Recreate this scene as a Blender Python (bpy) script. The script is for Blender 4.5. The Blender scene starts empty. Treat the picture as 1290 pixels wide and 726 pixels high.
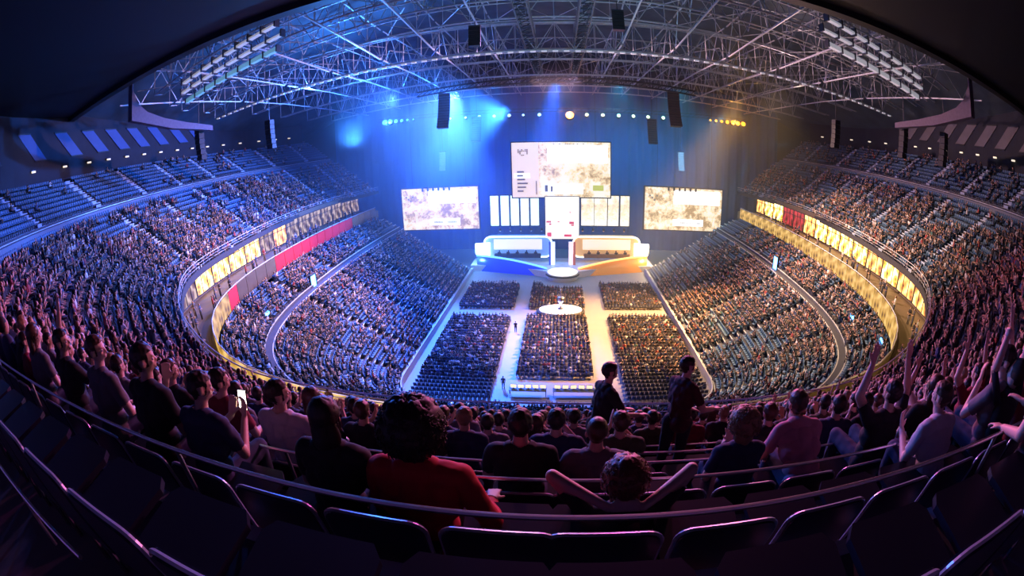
import bpy, bmesh, math, random
import numpy as np
from mathutils import Vector, Matrix, noise as mnoise
PI = math.pi
rnd = random.Random(7)
rng = np.random.default_rng(11)
sc = bpy.context.scene
COL = sc.collection

# ------------------------------------------------------------------ camera
EYE = Vector((0, 0, 27.1))
def camera():
    p, y, r = math.radians(18.68), math.radians(-6.39), math.radians(-1.65)
    f = Vector((math.sin(y)*math.cos(p), math.cos(y)*math.cos(p), -math.sin(p)))
    R = Vector((math.cos(y), -math.sin(y), 0)); U = R.cross(f)
    R2 = math.cos(r)*R + math.sin(r)*U; U2 = -math.sin(r)*R + math.cos(r)*U
    cd = bpy.data.cameras.new('camera'); co = bpy.data.objects.new('camera', cd); COL.objects.link(co)
    cd.type = 'PANO'
    cd.panorama_type = 'FISHEYE_EQUISOLID'
    cd.sensor_width = 36; cd.sensor_fit = 'HORIZONTAL'
    cd.fisheye_lens = 560*36/1290
    cd.fisheye_fov = math.radians(180)
    cd.clip_start = .02; cd.clip_end = 1000
    M = Matrix.Identity(4)
    for i, v in enumerate((R2, U2, -f)):
        for k in range(3): M[k][i] = v[k]
    M.translation = EYE
    co.matrix_world = M
    sc.camera = co
    return R2, U2, f
CR, CU, CF = camera()
def to_px(p):
    d = (Vector(p)-EYE); L = d.length
    if L < 1e-6: return (-1, -1)
    d /= L
    th = math.acos(max(-1, min(1, d.dot(CF)))); r = 2*560*math.sin(th/2)
    a = math.atan2(d.dot(CU), d.dot(CR))
    return 645+r*math.cos(a), 363-r*math.sin(a)
def in_frame(p, m=15):
    x, y = to_px(p); return -m < x < 1290+m and -m < y < 726+m

sc.view_settings.view_transform = 'Standard'
sc.view_settings.look = 'None'
sc.view_settings.gamma = 1
sc.view_settings.use_curve_mapping = False
sc.view_settings.exposure = 0.0
sc.cycles.use_denoising = True
sc.cycles.max_bounces = 4
sc.cycles.diffuse_bounces = 2
sc.cycles.glossy_bounces = 2
sc.cycles.volume_bounces = 0
sc.cycles.volume_step_rate = 4
sc.cycles.caustics_reflective = False
sc.cycles.caustics_refractive = False
sc.cycles.sample_clamp_indirect = 4
w = bpy.data.worlds.new('world'); sc.world = w; w.use_nodes = True
w.node_tree.nodes['Background'].inputs[0].default_value = (.10, .10, .30, 1)
w.node_tree.nodes['Background'].inputs[1].default_value = .012

def look(o, target):
    o.rotation_euler = (Vector(target)-Vector(o.location)).to_track_quat('-Z', 'Y').to_euler()
def spot(name, loc, target, energy, color, angle=60, blend=.5, size=.5):
    l = bpy.data.lights.new(name, 'SPOT'); l.energy = energy; l.color = color
    l.spot_size = math.radians(angle); l.spot_blend = blend; l.shadow_soft_size = size
    o = bpy.data.objects.new(name, l); COL.objects.link(o); o.location = loc; look(o, target); return o
def area(name, loc, target, energy, color, sx, sy):
    l = bpy.data.lights.new(name, 'AREA'); l.shape = 'RECTANGLE'; l.size = sx; l.size_y = sy; l.energy = energy; l.color = color
    o = bpy.data.objects.new(name, l); COL.objects.link(o); o.location = loc; look(o, target); return o
K = 260
# wash lights hung in the roof and on the stage truss
spot('blue_wash', (-38, 65, 40), (-34, 40, 12), 520*K, (.03, .14, 1), 110, .8, 1)
spot('blue_floor_wash', (-20, 84, 38), (-14, 54, 0), 3200*K, (.03, .14, 1), 48, .8, 1)
spot('blue_centre_wash', (0, 84, 39), (-7, 56, 0), 1100*K, (.03, .13, 1), 30, .8, 1)
spot('amber_floor_wash', (30, 65, 38), (10, 60, 0), 2600*K, (1, .50, .18), 48, .8, 1)
spot('amber_side_wash', (36, 64, 41), (36, 62, 8), 200*K, (1, .62, .36), 105, .8, 1)
spot('white_floor_wash', (-8, 52, 40), (-5, 72, 0), 90*K, (1, .72, .85), 50, .9, 1)
spot('left_crowd_light', (-6, 62, 39), (-35, 42, 9), 760*K, (1, .50, .44), 58, .8, 1)
spot('left_crowd_blue', (-20, 88, 38), (-30, 50, 8), 1000*K, (.08, .22, 1), 80, .8, 1)
spot('right_crowd_light', (6, 62, 39), (34, 43, 9), 760*K, (1, .62, .38), 62, .8, 1)
spot('left_upper_light', (4, 66, 37), (-48, 50, 22), 330*K, (.85, .5, .85), 70, .8, 1)
spot('left_upper_blue', (-10, 92, 34), (-50, 50, 24), 1500*K, (.03, .2, 1), 80, .8, 1)
spot('right_upper_light', (-4, 66, 37), (48, 50, 22), 330*K, (1, .52, .55), 70, .8, 1)
spot('near_left_light', (-2, 64, 39), (-24, 6, 22), 260*K, (.62, .36, 1), 52, .8, .7)
spot('near_left_blue', (-30, 80, 37), (-24, 8, 22), 300*K, (.05, .16, 1), 60, .8, .7)
spot('pink_near_light', (26, 64, 37), (0, 3, 24), 220*K, (1, .22, .45), 40, .8, .7)
spot('pink_near_right', (-6, 64, 38), (20, 6, 22), 300*K, (1, .28, .42), 50, .8, .7)
spot('magenta_left', (12, 62, 37), (-9, 2, 24), 220*K, (1, .12, .55), 45, .8, .7)
# uplights on the roof steel
spot('roof_blue_left', (-34, 70, 29), (-30, 50, 46), 300*K, (.05, .28, 1), 120, .9, 1)
spot('roof_white', (2, 40, 30), (0, 52, 46), 20*K, (.35, .75, 1), 140, .9, 1)
spot('roof_pink_right', (34, 56, 29), (34, 44, 46), 24*K, (1, .6, .6), 120, .9, 1)

# ------------------------------------------------------------------ materials
_m = {}
def mat(name, color, rough=.6, metal=0, emit=0, ecol=None, var=0, scale=3, spec=.5, bump=0):
    if name in _m: return _m[name]
    m = bpy.data.materials.new(name); m.use_nodes = True; nt = m.node_tree; b = nt.nodes['Principled BSDF']
    c = (*color, 1)
    b.inputs['Base Color'].default_value = c; b.inputs['Roughness'].default_value = rough; b.inputs['Metallic'].default_value = metal
    b.inputs['Specular IOR Level'].default_value = spec
    if emit:
        b.inputs['Emission Color'].default_value = (*(ecol or color), 1); b.inputs['Emission Strength'].default_value = emit
    if var:
        tc = nt.nodes.new('ShaderNodeTexCoord'); nz = nt.nodes.new('ShaderNodeTexNoise'); nz.inputs['Scale'].default_value = scale
        nz.inputs['Detail'].default_value = 4
        mx = nt.nodes.new('ShaderNodeMix'); mx.data_type = 'RGBA'
        mx.inputs[6].default_value = tuple(v*(1-var) for v in color)+(1,); mx.inputs[7].default_value = tuple(min(1, v*(1+var)) for v in color)+(1,)
        nt.links.new(tc.outputs['Object'], nz.inputs['Vector']); nt.links.new(nz.outputs['Fac'], mx.inputs[0]); nt.links.new(mx.outputs[2], b.inputs['Base Color'])
        if bump:
            bp = nt.nodes.new('ShaderNodeBump'); bp.inputs['Strength'].default_value = bump
            nt.links.new(nz.outputs['Fac'], bp.inputs['Height']); nt.links.new(bp.outputs[0], b.inputs['Normal'])
    _m[name] = m; return m
CONC = mat('dark_concrete', (.055, .06, .08), .85, var=.25, scale=1)
NOSE = mat('stair_edge', (.50, .58, .72), .6)
STEEL = mat('brushed_steel', (.72, .74, .78), .3, 1)
PAINTED = mat('white_painted_steel', (.62, .66, .72), .5, var=.2)
DARKST = mat('dark_steel', (.03, .035, .045), .5, var=.2)
BLACK = mat('black_paint', (.012, .012, .016), .6, var=.2)
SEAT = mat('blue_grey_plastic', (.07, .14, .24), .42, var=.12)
NEARSEAT = mat('shaded_navy_plastic', (.013, .018, .034), .35, var=.15)  # near seats: foreground shade is put into this darker colour
FLOORM = mat('grey_arena_floor', (.25, .235, .23), .55, var=.08, scale=.5)
WALLM = mat('dark_wall', (.03, .035, .05), .9, var=.3, scale=.5)
CURT = mat('deep_blue_drape', (.012, .11, .30), .95, var=.15, scale=.4)

# ------------------------------------------------------------------ mesh helpers
def ob(name, me, parent=None, label=None, cat=None, group=None, kind=None, loc=None, rz=None):
    o = bpy.data.objects.new(name, me); COL.objects.link(o)
    if parent is not None: o.parent = parent
    if label: o['label'] = label
    if cat: o['category'] = cat
    if group: o['group'] = group
    if kind: o['kind'] = kind
    if loc is not None: o.location = loc
    if rz is not None: o.rotation_euler = (0, 0, rz)
    return o
def copy_tree(o, parent=None):
    c = o.copy(); COL.objects.link(c); c.parent = parent
    for ch in o.children: copy_tree(ch, c)
    return c
class MB:
    def __init__(s): s.v = []; s.f = []; s.mi = []; s.m = 0
    def add(s, vs, fs):
        b = len(s.v); s.v += [tuple(v) for v in vs]; s.f += [tuple(b+i for i in f) for f in fs]; s.mi += [s.m]*len(fs)
    def box(s, lo, hi, M=None):
        vs = [Vector((x, y, z)) for x in (lo[0], hi[0]) for y in (lo[1], hi[1]) for z in (lo[2], hi[2])]
        if M is not None: vs = [M @ v for v in vs]
        s.add(vs, [(0, 1, 3, 2), (4, 6, 7, 5), (0, 4, 5, 1), (2, 3, 7, 6), (0, 2, 6, 4), (1, 5, 7, 3)])
    def obox(s, c, size, rz=0):
        s.box([-q/2 for q in size], [q/2 for q in size], Matrix.Translation(c) @ Matrix.Rotation(rz, 4, 'Z'))
    def bar(s, a, b, w, h=None):
        s.tube([a, b], w*.6, 4)
    def tube(s, pts, r, n=8, closed=False, caps=True):
        pts = [Vector(p) for p in pts]; rs = r if isinstance(r, (list, tuple)) else [r]*len(pts)
        ring = []; prev = None
        for i, p in enumerate(pts):
            if closed: t = (pts[(i+1) % len(pts)]-pts[i-1])
            else: t = (pts[min(i+1, len(pts)-1)]-pts[max(i-1, 0)])
            t.normalize()
            if prev is None:
                up = Vector((0, 0, 1)) if abs(t.z) < .9 else Vector((1, 0, 0)); u = t.cross(up).normalized()
            else: u = (prev-t*prev.dot(t)).normalized()
            prev = u; v = t.cross(u)
            ring.append([p+(u*math.cos(2*PI*k/n+PI/n)+v*math.sin(2*PI*k/n+PI/n))*rs[i] for k in range(n)])
        vs = [q for g in ring for q in g]; fs = []
        m = len(pts)
        for i in range(m if closed else m-1):
            for k in range(n):
                a = i*n+k; b = i*n+(k+1) % n; c = ((i+1) % m)*n+(k+1) % n; d = ((i+1) % m)*n+k
                fs.append((a, b, c, d))
        if caps and not closed: fs += [tuple(range(n))[::-1], tuple((m-1)*n+k for k in range(n))]
        s.add(vs, fs)
    def lathe(s, prof, c=(0, 0, 0), n=20, sx=1, sy=1):
        vs = []; fs = []
        for r, z in prof:
            for k in range(n): vs.append((c[0]+r*sx*math.cos(2*PI*k/n), c[1]+r*sy*math.sin(2*PI*k/n), c[2]+z))
        for i in range(len(prof)-1):
            for k in range(n): fs.append((i*n+k, i*n+(k+1) % n, (i+1)*n+(k+1) % n, (i+1)*n+k))
        fs += [tuple(range(n))[::-1], tuple((len(prof)-1)*n+k for k in range(n))]
        s.add(vs, fs)
    def prism(s, pts, off):
        n = len(pts); off = Vector(off); pts = [Vector(p) for p in pts]
        s.add(pts+[p+off for p in pts], [tuple(range(n))[::-1], tuple(range(n, 2*n))]+[(i, (i+1) % n, (i+1) % n+n, i+n) for i in range(n)])
    def mesh(s, name, mats, smooth=False):
        me = bpy.data.meshes.new(name); me.from_pydata(s.v, [], s.f)
        if not isinstance(mats, (list, tuple)): mats = [mats]
        for m in mats: me.materials.append(m)
        me.polygons.foreach_set('material_index', s.mi)
        if smooth: me.polygons.foreach_set('use_smooth', [True]*len(s.f))
        bm = bmesh.new(); bm.from_mesh(me); bmesh.ops.recalc_face_normals(bm, faces=bm.faces); bm.to_mesh(me); bm.free()
        me.update(); return me
    def build(s, name, mats, parent=None, smooth=False, **k): return ob(name, s.mesh(name, mats, smooth), parent, **k)
def empty(name, loc=(0, 0, 0), rz=0, **k): return ob(name, None, loc=loc, rz=rz, **k)

# ------------------------------------------------------------------ bowl geometry
class Path:
    def __init__(s, half, n=60):
        pts = [(-x, y) for x, y in half[::-1] if x > 0]+[tuple(p) for p in half]
        P = np.array(pts, float); out = []
        E = np.vstack([2*P[0]-P[1], P, 2*P[-1]-P[-2]])
        for i in range(1, len(E)-2):
            a, b, c, d = E[i-1:i+3]
            for t in np.linspace(0, 1, n, endpoint=False):
                out.append(.5*((2*b)+(c-a)*t+(2*a-5*b+4*c-d)*t*t+(3*b-a-3*c+d)*t**3))
        out.append(P[-1]); s.p = np.array(out)
        d = np.gradient(s.p, axis=0); t = d/np.linalg.norm(d, axis=1)[:, None]
        s.nrm = np.stack([t[:, 1], -t[:, 0]], 1)         # outward: right of travel (travel left->right along the near side)
        L = np.concatenate([[0], np.cumsum(np.linalg.norm(np.diff(s.p, axis=0), axis=1))])
        i0 = np.argmin(np.abs(s.p[:, 0])+(s.p[:, 1] > s.p[:, 1].min()+1)*1e3); s.u = L-L[i0]
    def at(s, u, off=0):
        x = np.interp(u, s.u, s.p[:, 0]); y = np.interp(u, s.u, s.p[:, 1])
        nx = np.interp(u, s.u, s.nrm[:, 0]); ny = np.interp(u, s.u, s.nrm[:, 1]); l = np.hypot(nx, ny)
        return np.array([x+nx/l*off, y+ny/l*off]), np.array([nx/l, ny/l])
RIM = Path([(0, 12.7), (8, 12.7), (14, 13.6), (21, 17), (28.3, 22.3), (35.5, 30.5), (40, 43), (44, 62), (45.2, 80), (42, 98)])
SUI = Path([(0, 17.5), (10, 17.8), (19, 19.4), (26, 23), (32.3, 30), (36.5, 41), (39, 58), (40, 74), (40, 92)])
INN = Path([(0, 38.5), (6, 38.5), (11, 38.5), (15.5, 39.2), (18, 42), (18.3, 48), (18.3, 60), (18.3, 74), (18.3, 90)])
if RIM.at(0)[1][1] > 0:
    for P in (RIM, SUI, INN): P.nrm *= -1

def drop(j):
    d = 2.2
    for i in range(13, j, -1): d += .60-.08*(13-i)/12
    for i in range(13, j): d -= .6
    return d
PITCH = .82
ROWS = []           # (index, s centre, z)
for j in range(15): ROWS.append((j, .6+PITCH*j, EYE.z-drop(j)))
UROWS = [(i, 14.9+PITCH*i, EYE.z-.15+.58*i) for i in range(8)]
U0, U1 = RIM.u[0], RIM.u[-1]

def strip(mb, path, s0, s1, z0, z1, ua, ub, step=1.2):
    us = np.linspace(ua, ub, max(2, int((ub-ua)/step))); vs = []; n = len(us)
    for u in us:
        a, _ = path.at(u, s0); b, _ = path.at(u, s1); vs += [(a[0], a[1], z0), (b[0], b[1], z1)]
    mb.add(vs, [(2*i, 2*i+2, 2*i+3, 2*i+1) for i in range(n-1)])

mb = MB()
zprev = ROWS[0][2]-.45
for j, s, z in ROWS:
    strip(mb, RIM, s-PITCH/2, s-PITCH/2, zprev, z, U0, U1); strip(mb, RIM, s-PITCH/2, s+PITCH/2, z, z, U0, U1); zprev = z
s_end = ROWS[-1][1]+PITCH/2
WALK = ROWS[-1][2]
strip(mb, RIM, s_end, 14.35, WALK, WALK, U0, U1); strip(mb, RIM, 14.35, 14.35, WALK, UROWS[0][2], U0, U1)
strip(mb, RIM, 14.35, UROWS[0][1]-PITCH/2, UROWS[0][2], UROWS[0][2], U0, U1); zprev = UROWS[0][2]
for j, s, z in UROWS:
    strip(mb, RIM, s-PITCH/2, s-PITCH/2, zprev, z, U0, U1); strip(mb, RIM, s-PITCH/2, s+PITCH/2, z, z, U0, U1); zprev = z
mb.build('upper_tier', CONC, kind='structure')
mb = MB(); strip(mb, RIM, 22.2, 22.2, 24, 31.9, U0, U1, 3); strip(mb, RIM, 21, 22.2, UROWS[-1][2], UROWS[-1][2], U0, U1, 3)
strip(mb, RIM, 24, 24, 24, 44, U0, U1, 3); strip(mb, RIM, 22.2, 24, 31.9, 31.9, U0, U1, 3)
mb.build('wall_back', WALLM, kind='structure')
# underside, fascia, near slab edge
mb = MB(); strip(mb, RIM, .1, .1, ROWS[0][2]-.5, ROWS[0][2]+.2, U0, U1); strip(mb, RIM, .1, 13, ROWS[0][2]-.5, ROWS[0][2]-.4, U0, U1)
strip(mb, RIM, .1, .2, ROWS[0][2]+.2, ROWS[0][2]+.2, U0, U1)
mb.build('trim_1', mat('fascia_grey', (.03, .032, .04), .7, var=.15), kind='structure')

AISLES = [s*(8.2+9.4*k) for k in range(13) for s in (-1, 1)]
AISLES = [a for a in AISLES if U0+2 < a < U1-2]
def in_aisle(u): return any(abs(u-a) < .62 for a in AISLES)
aisle_mat = mat('aisle_step_grey', (.34, .44, .62), .6, var=.1)
for a in AISLES:
    (c0, nn) = RIM.at(a, 5)
    mb = MB()
    for (j, s, z), up in [(r, .59) for r in ROWS]+[(r, .58) for r in UROWS]:
        c, n_ = RIM.at(a, s); rz = math.atan2(n_[1], n_[0])
        mb.m = 0; mb.obox((c[0]+n_[0]*.2, c[1]+n_[1]*.2, z+.15), (.42, 1.1, .3), rz)
        mb.m = 1; mb.obox((c[0]-n_[0]*.03, c[1]-n_[1]*.03, z+.305), (.07, 1.1, .03), rz); mb.obox((c[0]-n_[0]*.4, c[1]-n_[1]*.4, z+.012), (.07, 1.1, .03), rz)
    sd_ = 'left' if a < 0 else 'right'
    mb.build('aisle_stairs', [aisle_mat, NOSE], label='stepped aisle with pale edges climbing the %s side of the upper stand' % sd_, cat='stairs', group='stepped aisles on the %s side' % sd_)

EDGE = mat('pale_step_edge', (.42, .50, .60), .6)
mb = MB()
for j, s, z in ROWS+UROWS: strip(mb, RIM, s-PITCH/2-.015, s-PITCH/2-.015, z-.09, z+.012, U0, U1); strip(mb, RIM, s-PITCH/2-.015, s-PITCH/2+.08, z+.012, z+.012, U0, U1)
mb.build('trim_2', EDGE, kind='structure')
# cross-aisle wall with its pale coping, front balustrade
mb = MB()
strip(mb, RIM, 14.3, 14.3, WALK, EYE.z-.55, U0, U1); strip(mb, RIM, 14.3, 14.42, EYE.z-.55, EYE.z-.55, U0, U1); strip(mb, RIM, 14.42, 14.42, EYE.z-.55, UROWS[0][2]-.1, U0, U1)
mb.build('wall_gangway', mat('pale_gangway_wall', (.17, .20, .26), .7, var=.1), kind='structure')
def ring_pts(path, s, z, ua, ub, step): return [(*path.at(u, s)[0], z) for u in np.linspace(ua, ub, max(2, int(abs(ub-ua)/step)))]
rail = empty('gangway_rail', (*RIM.at(0, 14.36)[0], EYE.z-.55), label='long pale handrail along the top of the gangway wall behind the upper stand', cat='railing')
L = Vector(rail.location)
def loc_pts(pts): return [Vector(p)-L for p in pts]
mb = MB(); mb.tube(loc_pts(ring_pts(RIM, 14.36, EYE.z-.40, U0, U1, 1.5)), .05, 6); mb.build('top_rail', mat('pale_rail', (.75, .8, .88), .35, .4), rail)

r0 = ROWS[0][2]
rail = empty('balcony_railing', (0, 12.6, r0), label='steel balcony railing with three bars along the front edge of the upper stand', cat='railing')
L = Vector(rail.location)
for h, rr in ((1.12, .035), (.78, .018), (.46, .018)):
    mb = MB(); mb.tube(loc_pts(ring_pts(RIM, .15, r0+h, U0, U1, 1.0)), rr, 6); mb.build('rail_bar', PAINTED, rail)
n_post = 0
for u in np.arange(-46, 46.1, 1.15*2):
    c, _ = RIM.at(u, .15); mb = MB(); mb.tube([Vector((c[0], c[1], r0+.1))-L, Vector((c[0], c[1], r0+1.12))-L], .025, 6); mb.build('post', PAINTED, rail)

# suite level
TERR = 13.9
mb = MB()
strip(mb, SUI, 0, 6, TERR, TERR, SUI.u[0], SUI.u[-1]); strip(mb, SUI, 0, 0, 12.3, TERR+.1, SUI.u[0], SUI.u[-1]); strip(mb, SUI, 5, 5, TERR, 18.2, SUI.u[0], SUI.u[-1])
strip(mb, SUI, .25, .25, TERR, TERR+.1, SUI.u[0], SUI.u[-1]); strip(mb, SUI, -.1, 8, 18.0, 18.0, SUI.u[0], SUI.u[-1]) if False else None
mb.build('suite_terrace', mat('terrace_brown', (.13, .10, .07), .6, var=.15), kind='structure')
def win_mat(name, a, b, st):
    m = bpy.data.materials.new(name); m.use_nodes = True; nt = m.node_tree; bs = nt.nodes['Principled BSDF']
    tc = nt.nodes.new('ShaderNodeTexCoord'); vo = nt.nodes.new('ShaderNodeTexVoronoi'); vo.inputs['Scale'].default_value = .9
    nz = nt.nodes.new('ShaderNodeTexNoise'); nz.inputs['Scale'].default_value = .8
    mp = nt.nodes.new('ShaderNodeMath'); mp.operation = 'MULTIPLY'
    cr = nt.nodes.new('ShaderNodeValToRGB'); cr.color_ramp.elements[0].color = (a[0]*.15, a[1]*.12, a[2]*.1, 1); cr.color_ramp.elements[0].position = .06
    e = cr.color_ramp.elements.new(.2); e.color = (*a, 1); cr.color_ramp.elements[-1].color = (*b, 1); cr.color_ramp.elements[-1].position = .36
    nt.links.new(tc.outputs['Object'], vo.inputs['Vector']); nt.links.new(tc.outputs['Object'], nz.inputs['Vector'])
    nt.links.new(vo.outputs['Distance'], mp.inputs[0]); nt.links.new(nz.outputs['Fac'], mp.inputs[1]); nt.links.new(mp.outputs[0], cr.inputs[0])
    bs.inputs['Base Color'].default_value = (.05, .04, .03, 1); nt.links.new(cr.outputs[0], bs.inputs['Emission Color']); bs.inputs['Emission Strength'].default_value = st
    return m
WIN = [win_mat('lit_suite_gold', (.9, .42, .05), (1, .80, .36), 4.2), win_mat('lit_suite_amber', (.75, .25, .05), (1, .62, .20), 3.0),
       win_mat('lit_suite_dim', (.2, .10, .04), (.75, .55, .4), .9), win_mat('lit_suite_red', (.5, .02, .03), (.95, .05, .08), .8)]
wr = random.Random(5)
for side in (-1, 1):
    us = np.arange(12, abs(SUI.u[-1])-4, 4.4); idx = 0
    for k, u in enumerate(us):
        u0, u1 = side*u, side*(u+4.25)
        a, _ = SUI.at(u0, 4.9); b, _ = SUI.at(u1, 4.9)
        yy = (a[1]+b[1])/2
        if side < 0: q = 2 if (yy > 62 or wr.random() < .25) else (0 if 34 < yy < 50 else 1)
        else: q = 3 if 72 < yy < 77 else (0 if wr.random() < .62 else 1)
        root = empty('suite_window', ((a[0]+b[0])/2, (a[1]+b[1])/2, TERR+.3), math.atan2(b[1]-a[1], b[0]-a[0]),
                     label=('%s glazed front of a hospitality suite on the %s side of the bowl' % (['bright gold lit', 'amber lit', 'dimly lit', 'red lit'][q], 'left' if side < 0 else 'right')),
                     cat='window', group='lit suite fronts on the %s side' % ('left' if side < 0 else 'right'))
        W = float(np.hypot(*(b-a)))
        mb = MB(); mb.box((-W/2, -.03, 0), (W/2, .03, 3.2)); gp = mb.build('glass_panel', WIN[q], root)
        mb = MB()
        for x in (-W/2, -W/6, W/6, W/2): mb.box((x-.05, -.1, 0), (x+.05, .1, 3.2))
        for z in (0, 2.3, 3.2): mb.box((-W/2, -.09, z-.05), (W/2, .09, z+.05))
        wf = mb.build('window_frame', DARKST, root); gp.parent = wf
# balustrade of the terrace: panels, with red banners
bal_dark = mat('balustrade_bronze', (.14, .11, .08), .35, .3, var=.3, scale=.8)
REDB = mat('red_banner_cloth', (.62, .01, .02), .7, emit=.08, ecol=(.8, .02, .03))  # faint glow painted into the banner cloth
GOLD = win_mat('gold_panel_painted_glow', (.65, .36, .06), (1, .66, .22), .95)  # warm light on the terrace fascia, painted in as emission
for side in (-1, 1):
    us = np.arange(8, abs(SUI.u[-1])-3, 3.0)
    for k, u in enumerate(us):
        a, _ = SUI.at(side*u, -.12); b, _ = SUI.at(side*(u+2.9), -.12); yy = (a[1]+b[1])/2
        W = float(np.hypot(*(b-a)))
        root = empty('balustrade_panel', ((a[0]+b[0])/2, (a[1]+b[1])/2, TERR), math.atan2(b[1]-a[1], b[0]-a[0]), cat='balustrade')
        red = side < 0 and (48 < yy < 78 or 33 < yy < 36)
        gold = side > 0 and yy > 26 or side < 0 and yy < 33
        root['label'] = ('red banner covered' if red else 'gold glow-painted' if gold else 'dark bronze')+' balustrade panel on the %s edge of the suite terrace' % ('left' if side < 0 else 'right')
        root['group'] = ('red' if red else 'gold' if gold else 'bronze')+' balustrade panels on the %s' % ('left' if side < 0 else 'right')
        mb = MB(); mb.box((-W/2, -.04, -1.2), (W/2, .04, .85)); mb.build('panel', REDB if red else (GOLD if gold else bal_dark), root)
        mb = MB(); mb.tube([(-W/2, 0, 1.0), (W/2, 0, 1.0)], .05, 6); mb.build('handrail', PAINTED, root)

# lower tier
NL = 22
def lower_at(f, v):
    """f 0 floor side .. 1 suites, v -1..1 along"""
    vi = (v+1)/2
    def P(p):
        u = np.interp(vi, np.linspace(0, 1, len(p.p)), np.arange(len(p.p)))
        return np.array([np.interp(u, np.arange(len(p.p)), p.p[:, 0]), np.interp(u, np.arange(len(p.p)), p.p[:, 1])])
    a, b = P(INN), P(SUI); return a*(1-f)+b*f
def lower_z(i): return .9+.53*i if i < 16 else .9+.53*15+.9+.45*(i-16)
vs_ = np.linspace(-1, 1, 260)
LROW = []
mb = MB(); zp = 0.0
for i in range(NL):
    f0 = .02+i/NL*.96; f1 = .02+(i+1)/NL*.96; z = lower_z(i)
    A = [lower_at(f0, v) for v in vs_]; B = [lower_at(f1, v) for v in vs_]; n = len(vs_)
    mb.add([(p[0], p[1], zp) for p in A]+[(p[0], p[1], z) for p in A]+[(p[0], p[1], z) for p in B],
           [(k, k+1, n+k+1, n+k) for k in range(n-1)]+[(n+k, n+k+1, 2*n+k+1, 2*n+k) for k in range(n-1)])
    zp = z; LROW.append(((f0+f1)/2, z))
# end faces
for vi in (-1, 1):
    for i in range(NL):
        f0 = .02+i/NL*.96; f1 = .02+(i+1)/NL*.96; a = lower_at(f0, vi); b = lower_at(f1, vi); z = lower_z(i)
        mb.add([(a[0], a[1], 0), (b[0], b[1], 0), (b[0], b[1], z), (a[0], a[1], z)], [(0, 1, 2, 3)])
mb.build('lower_tier', CONC, kind='structure')
mb = MB()
for i in range(NL):
    f0 = .02+i/NL*.96; z = lower_z(i); A = [lower_at(f0-.002, v) for v in vs_]; B = [lower_at(f0+.004, v) for v in vs_]; n = len(vs_)
    mb.add([(p[0], p[1], z-.09) for p in A]+[(p[0], p[1], z+.012) for p in A]+[(p[0], p[1], z+.012) for p in B], [(k, k+1, n+k+1, n+k) for k in range(n-1)]+[(n+k, n+k+1, 2*n+k+1, 2*n+k) for k in range(n-1)])
mb.build('trim_3', mat('pale_lower_step_edge', (.50, .52, .52), .6), kind='structure')
mb = MB(); n = len(vs_); A = [lower_at(.0, v) for v in vs_]
mb.add([(p[0], p[1], 0) for p in A]+[(p[0], p[1], 1.1) for p in A], [(k, k+1, n+k+1, n+k) for k in range(n-1)])
A2 = [lower_at(.008, v) for v in vs_]; mb.add([(p[0], p[1], 1.1) for p in A]+[(p[0], p[1], 1.1) for p in A2], [(k, k+1, n+k+1, n+k) for k in range(n-1)])
mb.build('wall_floor_barrier', mat('barrier_grey', (.42, .42, .46), .6, var=.1), kind='structure')
# floor, shell
mb = MB(); mb.box((-75, -25, -.3), (75, 125, 0)); mb.build('floor', FLOORM, kind='structure')
mb = MB(); mb.box((-75, 116, 0), (75, 116.5, 60)); mb.build('wall_far', WALLM, kind='structure')
mb = MB()
N = 400
mb.v = []; xs = np.linspace(-60, 60, N)
mb.add([(x, 111+.14*math.sin(x*2.1)+.05*math.sin(x*5.3), z) for z in (0, 42) for x in xs], [(k, k+1, N+k+1, N+k) for k in range(N-1)])
ob('stage_backdrop_curtain', mb.mesh('stage_backdrop_curtain', CURT, True), label='tall blue drape hanging across the arena behind the stage screens', cat='curtain')

# lit doorways in the lower stand
PORTALS = ((-32.3, 38.0, 8.9), (-33.4, 51, 9.1), (34.2, 61, 9.4), (33.0, 37.6, 9.3), (31.0, 29.5, 10.2))
BLUE = mat('bright_blue_light', (.1, .35, 1), .5, emit=9, ecol=(.08, .35, 1))
for (x, y, z) in PORTALS:
    a = math.atan2(y-45, x) if y < 45 else (0 if x > 0 else PI)
    r = empty('doorway_portal', (x, y, z), a+PI/2, cat='doorway', label='blue glowing doorway portal in the %s lower stand, %s' % ('left' if x < 0 else 'right', 'nearer the stage' if y > 45 else 'nearer the corner' if y > 35 else 'deepest in the corner'))
    mb = MB(); mb.box((-.7, -.05, 0), (.7, .05, 2.3)); mb.build('lit_opening', BLUE, r)
    mb = MB()
    for xx in (-.78, .78): mb.box((xx-.08, -.15, 0), (xx+.08, .15, 2.4))
    mb.box((-.86, -.15, 2.3), (.86, .15, 2.45)); mb.build('frame', DARKST, r)

# ------------------------------------------------------------------ roof
EZ = EYE.z
mb = MB()
def roof_z(x, y): return EZ+25-x*x/330-max(0, y-60)*.05
xs = np.linspace(-75, 75, 31); ys = np.linspace(26, 116, 19)
mb.add([(x, y, roof_z(x, y)) for y in ys for x in xs], [(j*31+i, j*31+i+1, (j+1)*31+i+1, (j+1)*31+i) for j in range(18) for i in range(30)])
ob('ceiling', mb.mesh('ceiling', mat('roof_deck', (.07, .10, .13), .8, var=.7, scale=.22)), kind='structure')
mb = MB(); mb.box((-75, -25, EZ+13.2), (75, 29.6, EZ+13.6)); mb.box((-75, 29.0, EZ+12.6), (75, 30.2, EZ+15)); mb.box((-75, 30, EZ+15), (75, 30.3, EZ+27))
mb.build('ceiling_front', BLACK, kind='structure')
mb = MB()
for sgn in (-1, 1): mb.box((sgn*75-.2, -25, 20), (sgn*75+.2, 116, EZ+27))
mb.build('wall_sides', WALLM, kind='structure')
def arch(y, zc, k): return lambda x: EZ+zc-k*x*x
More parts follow.
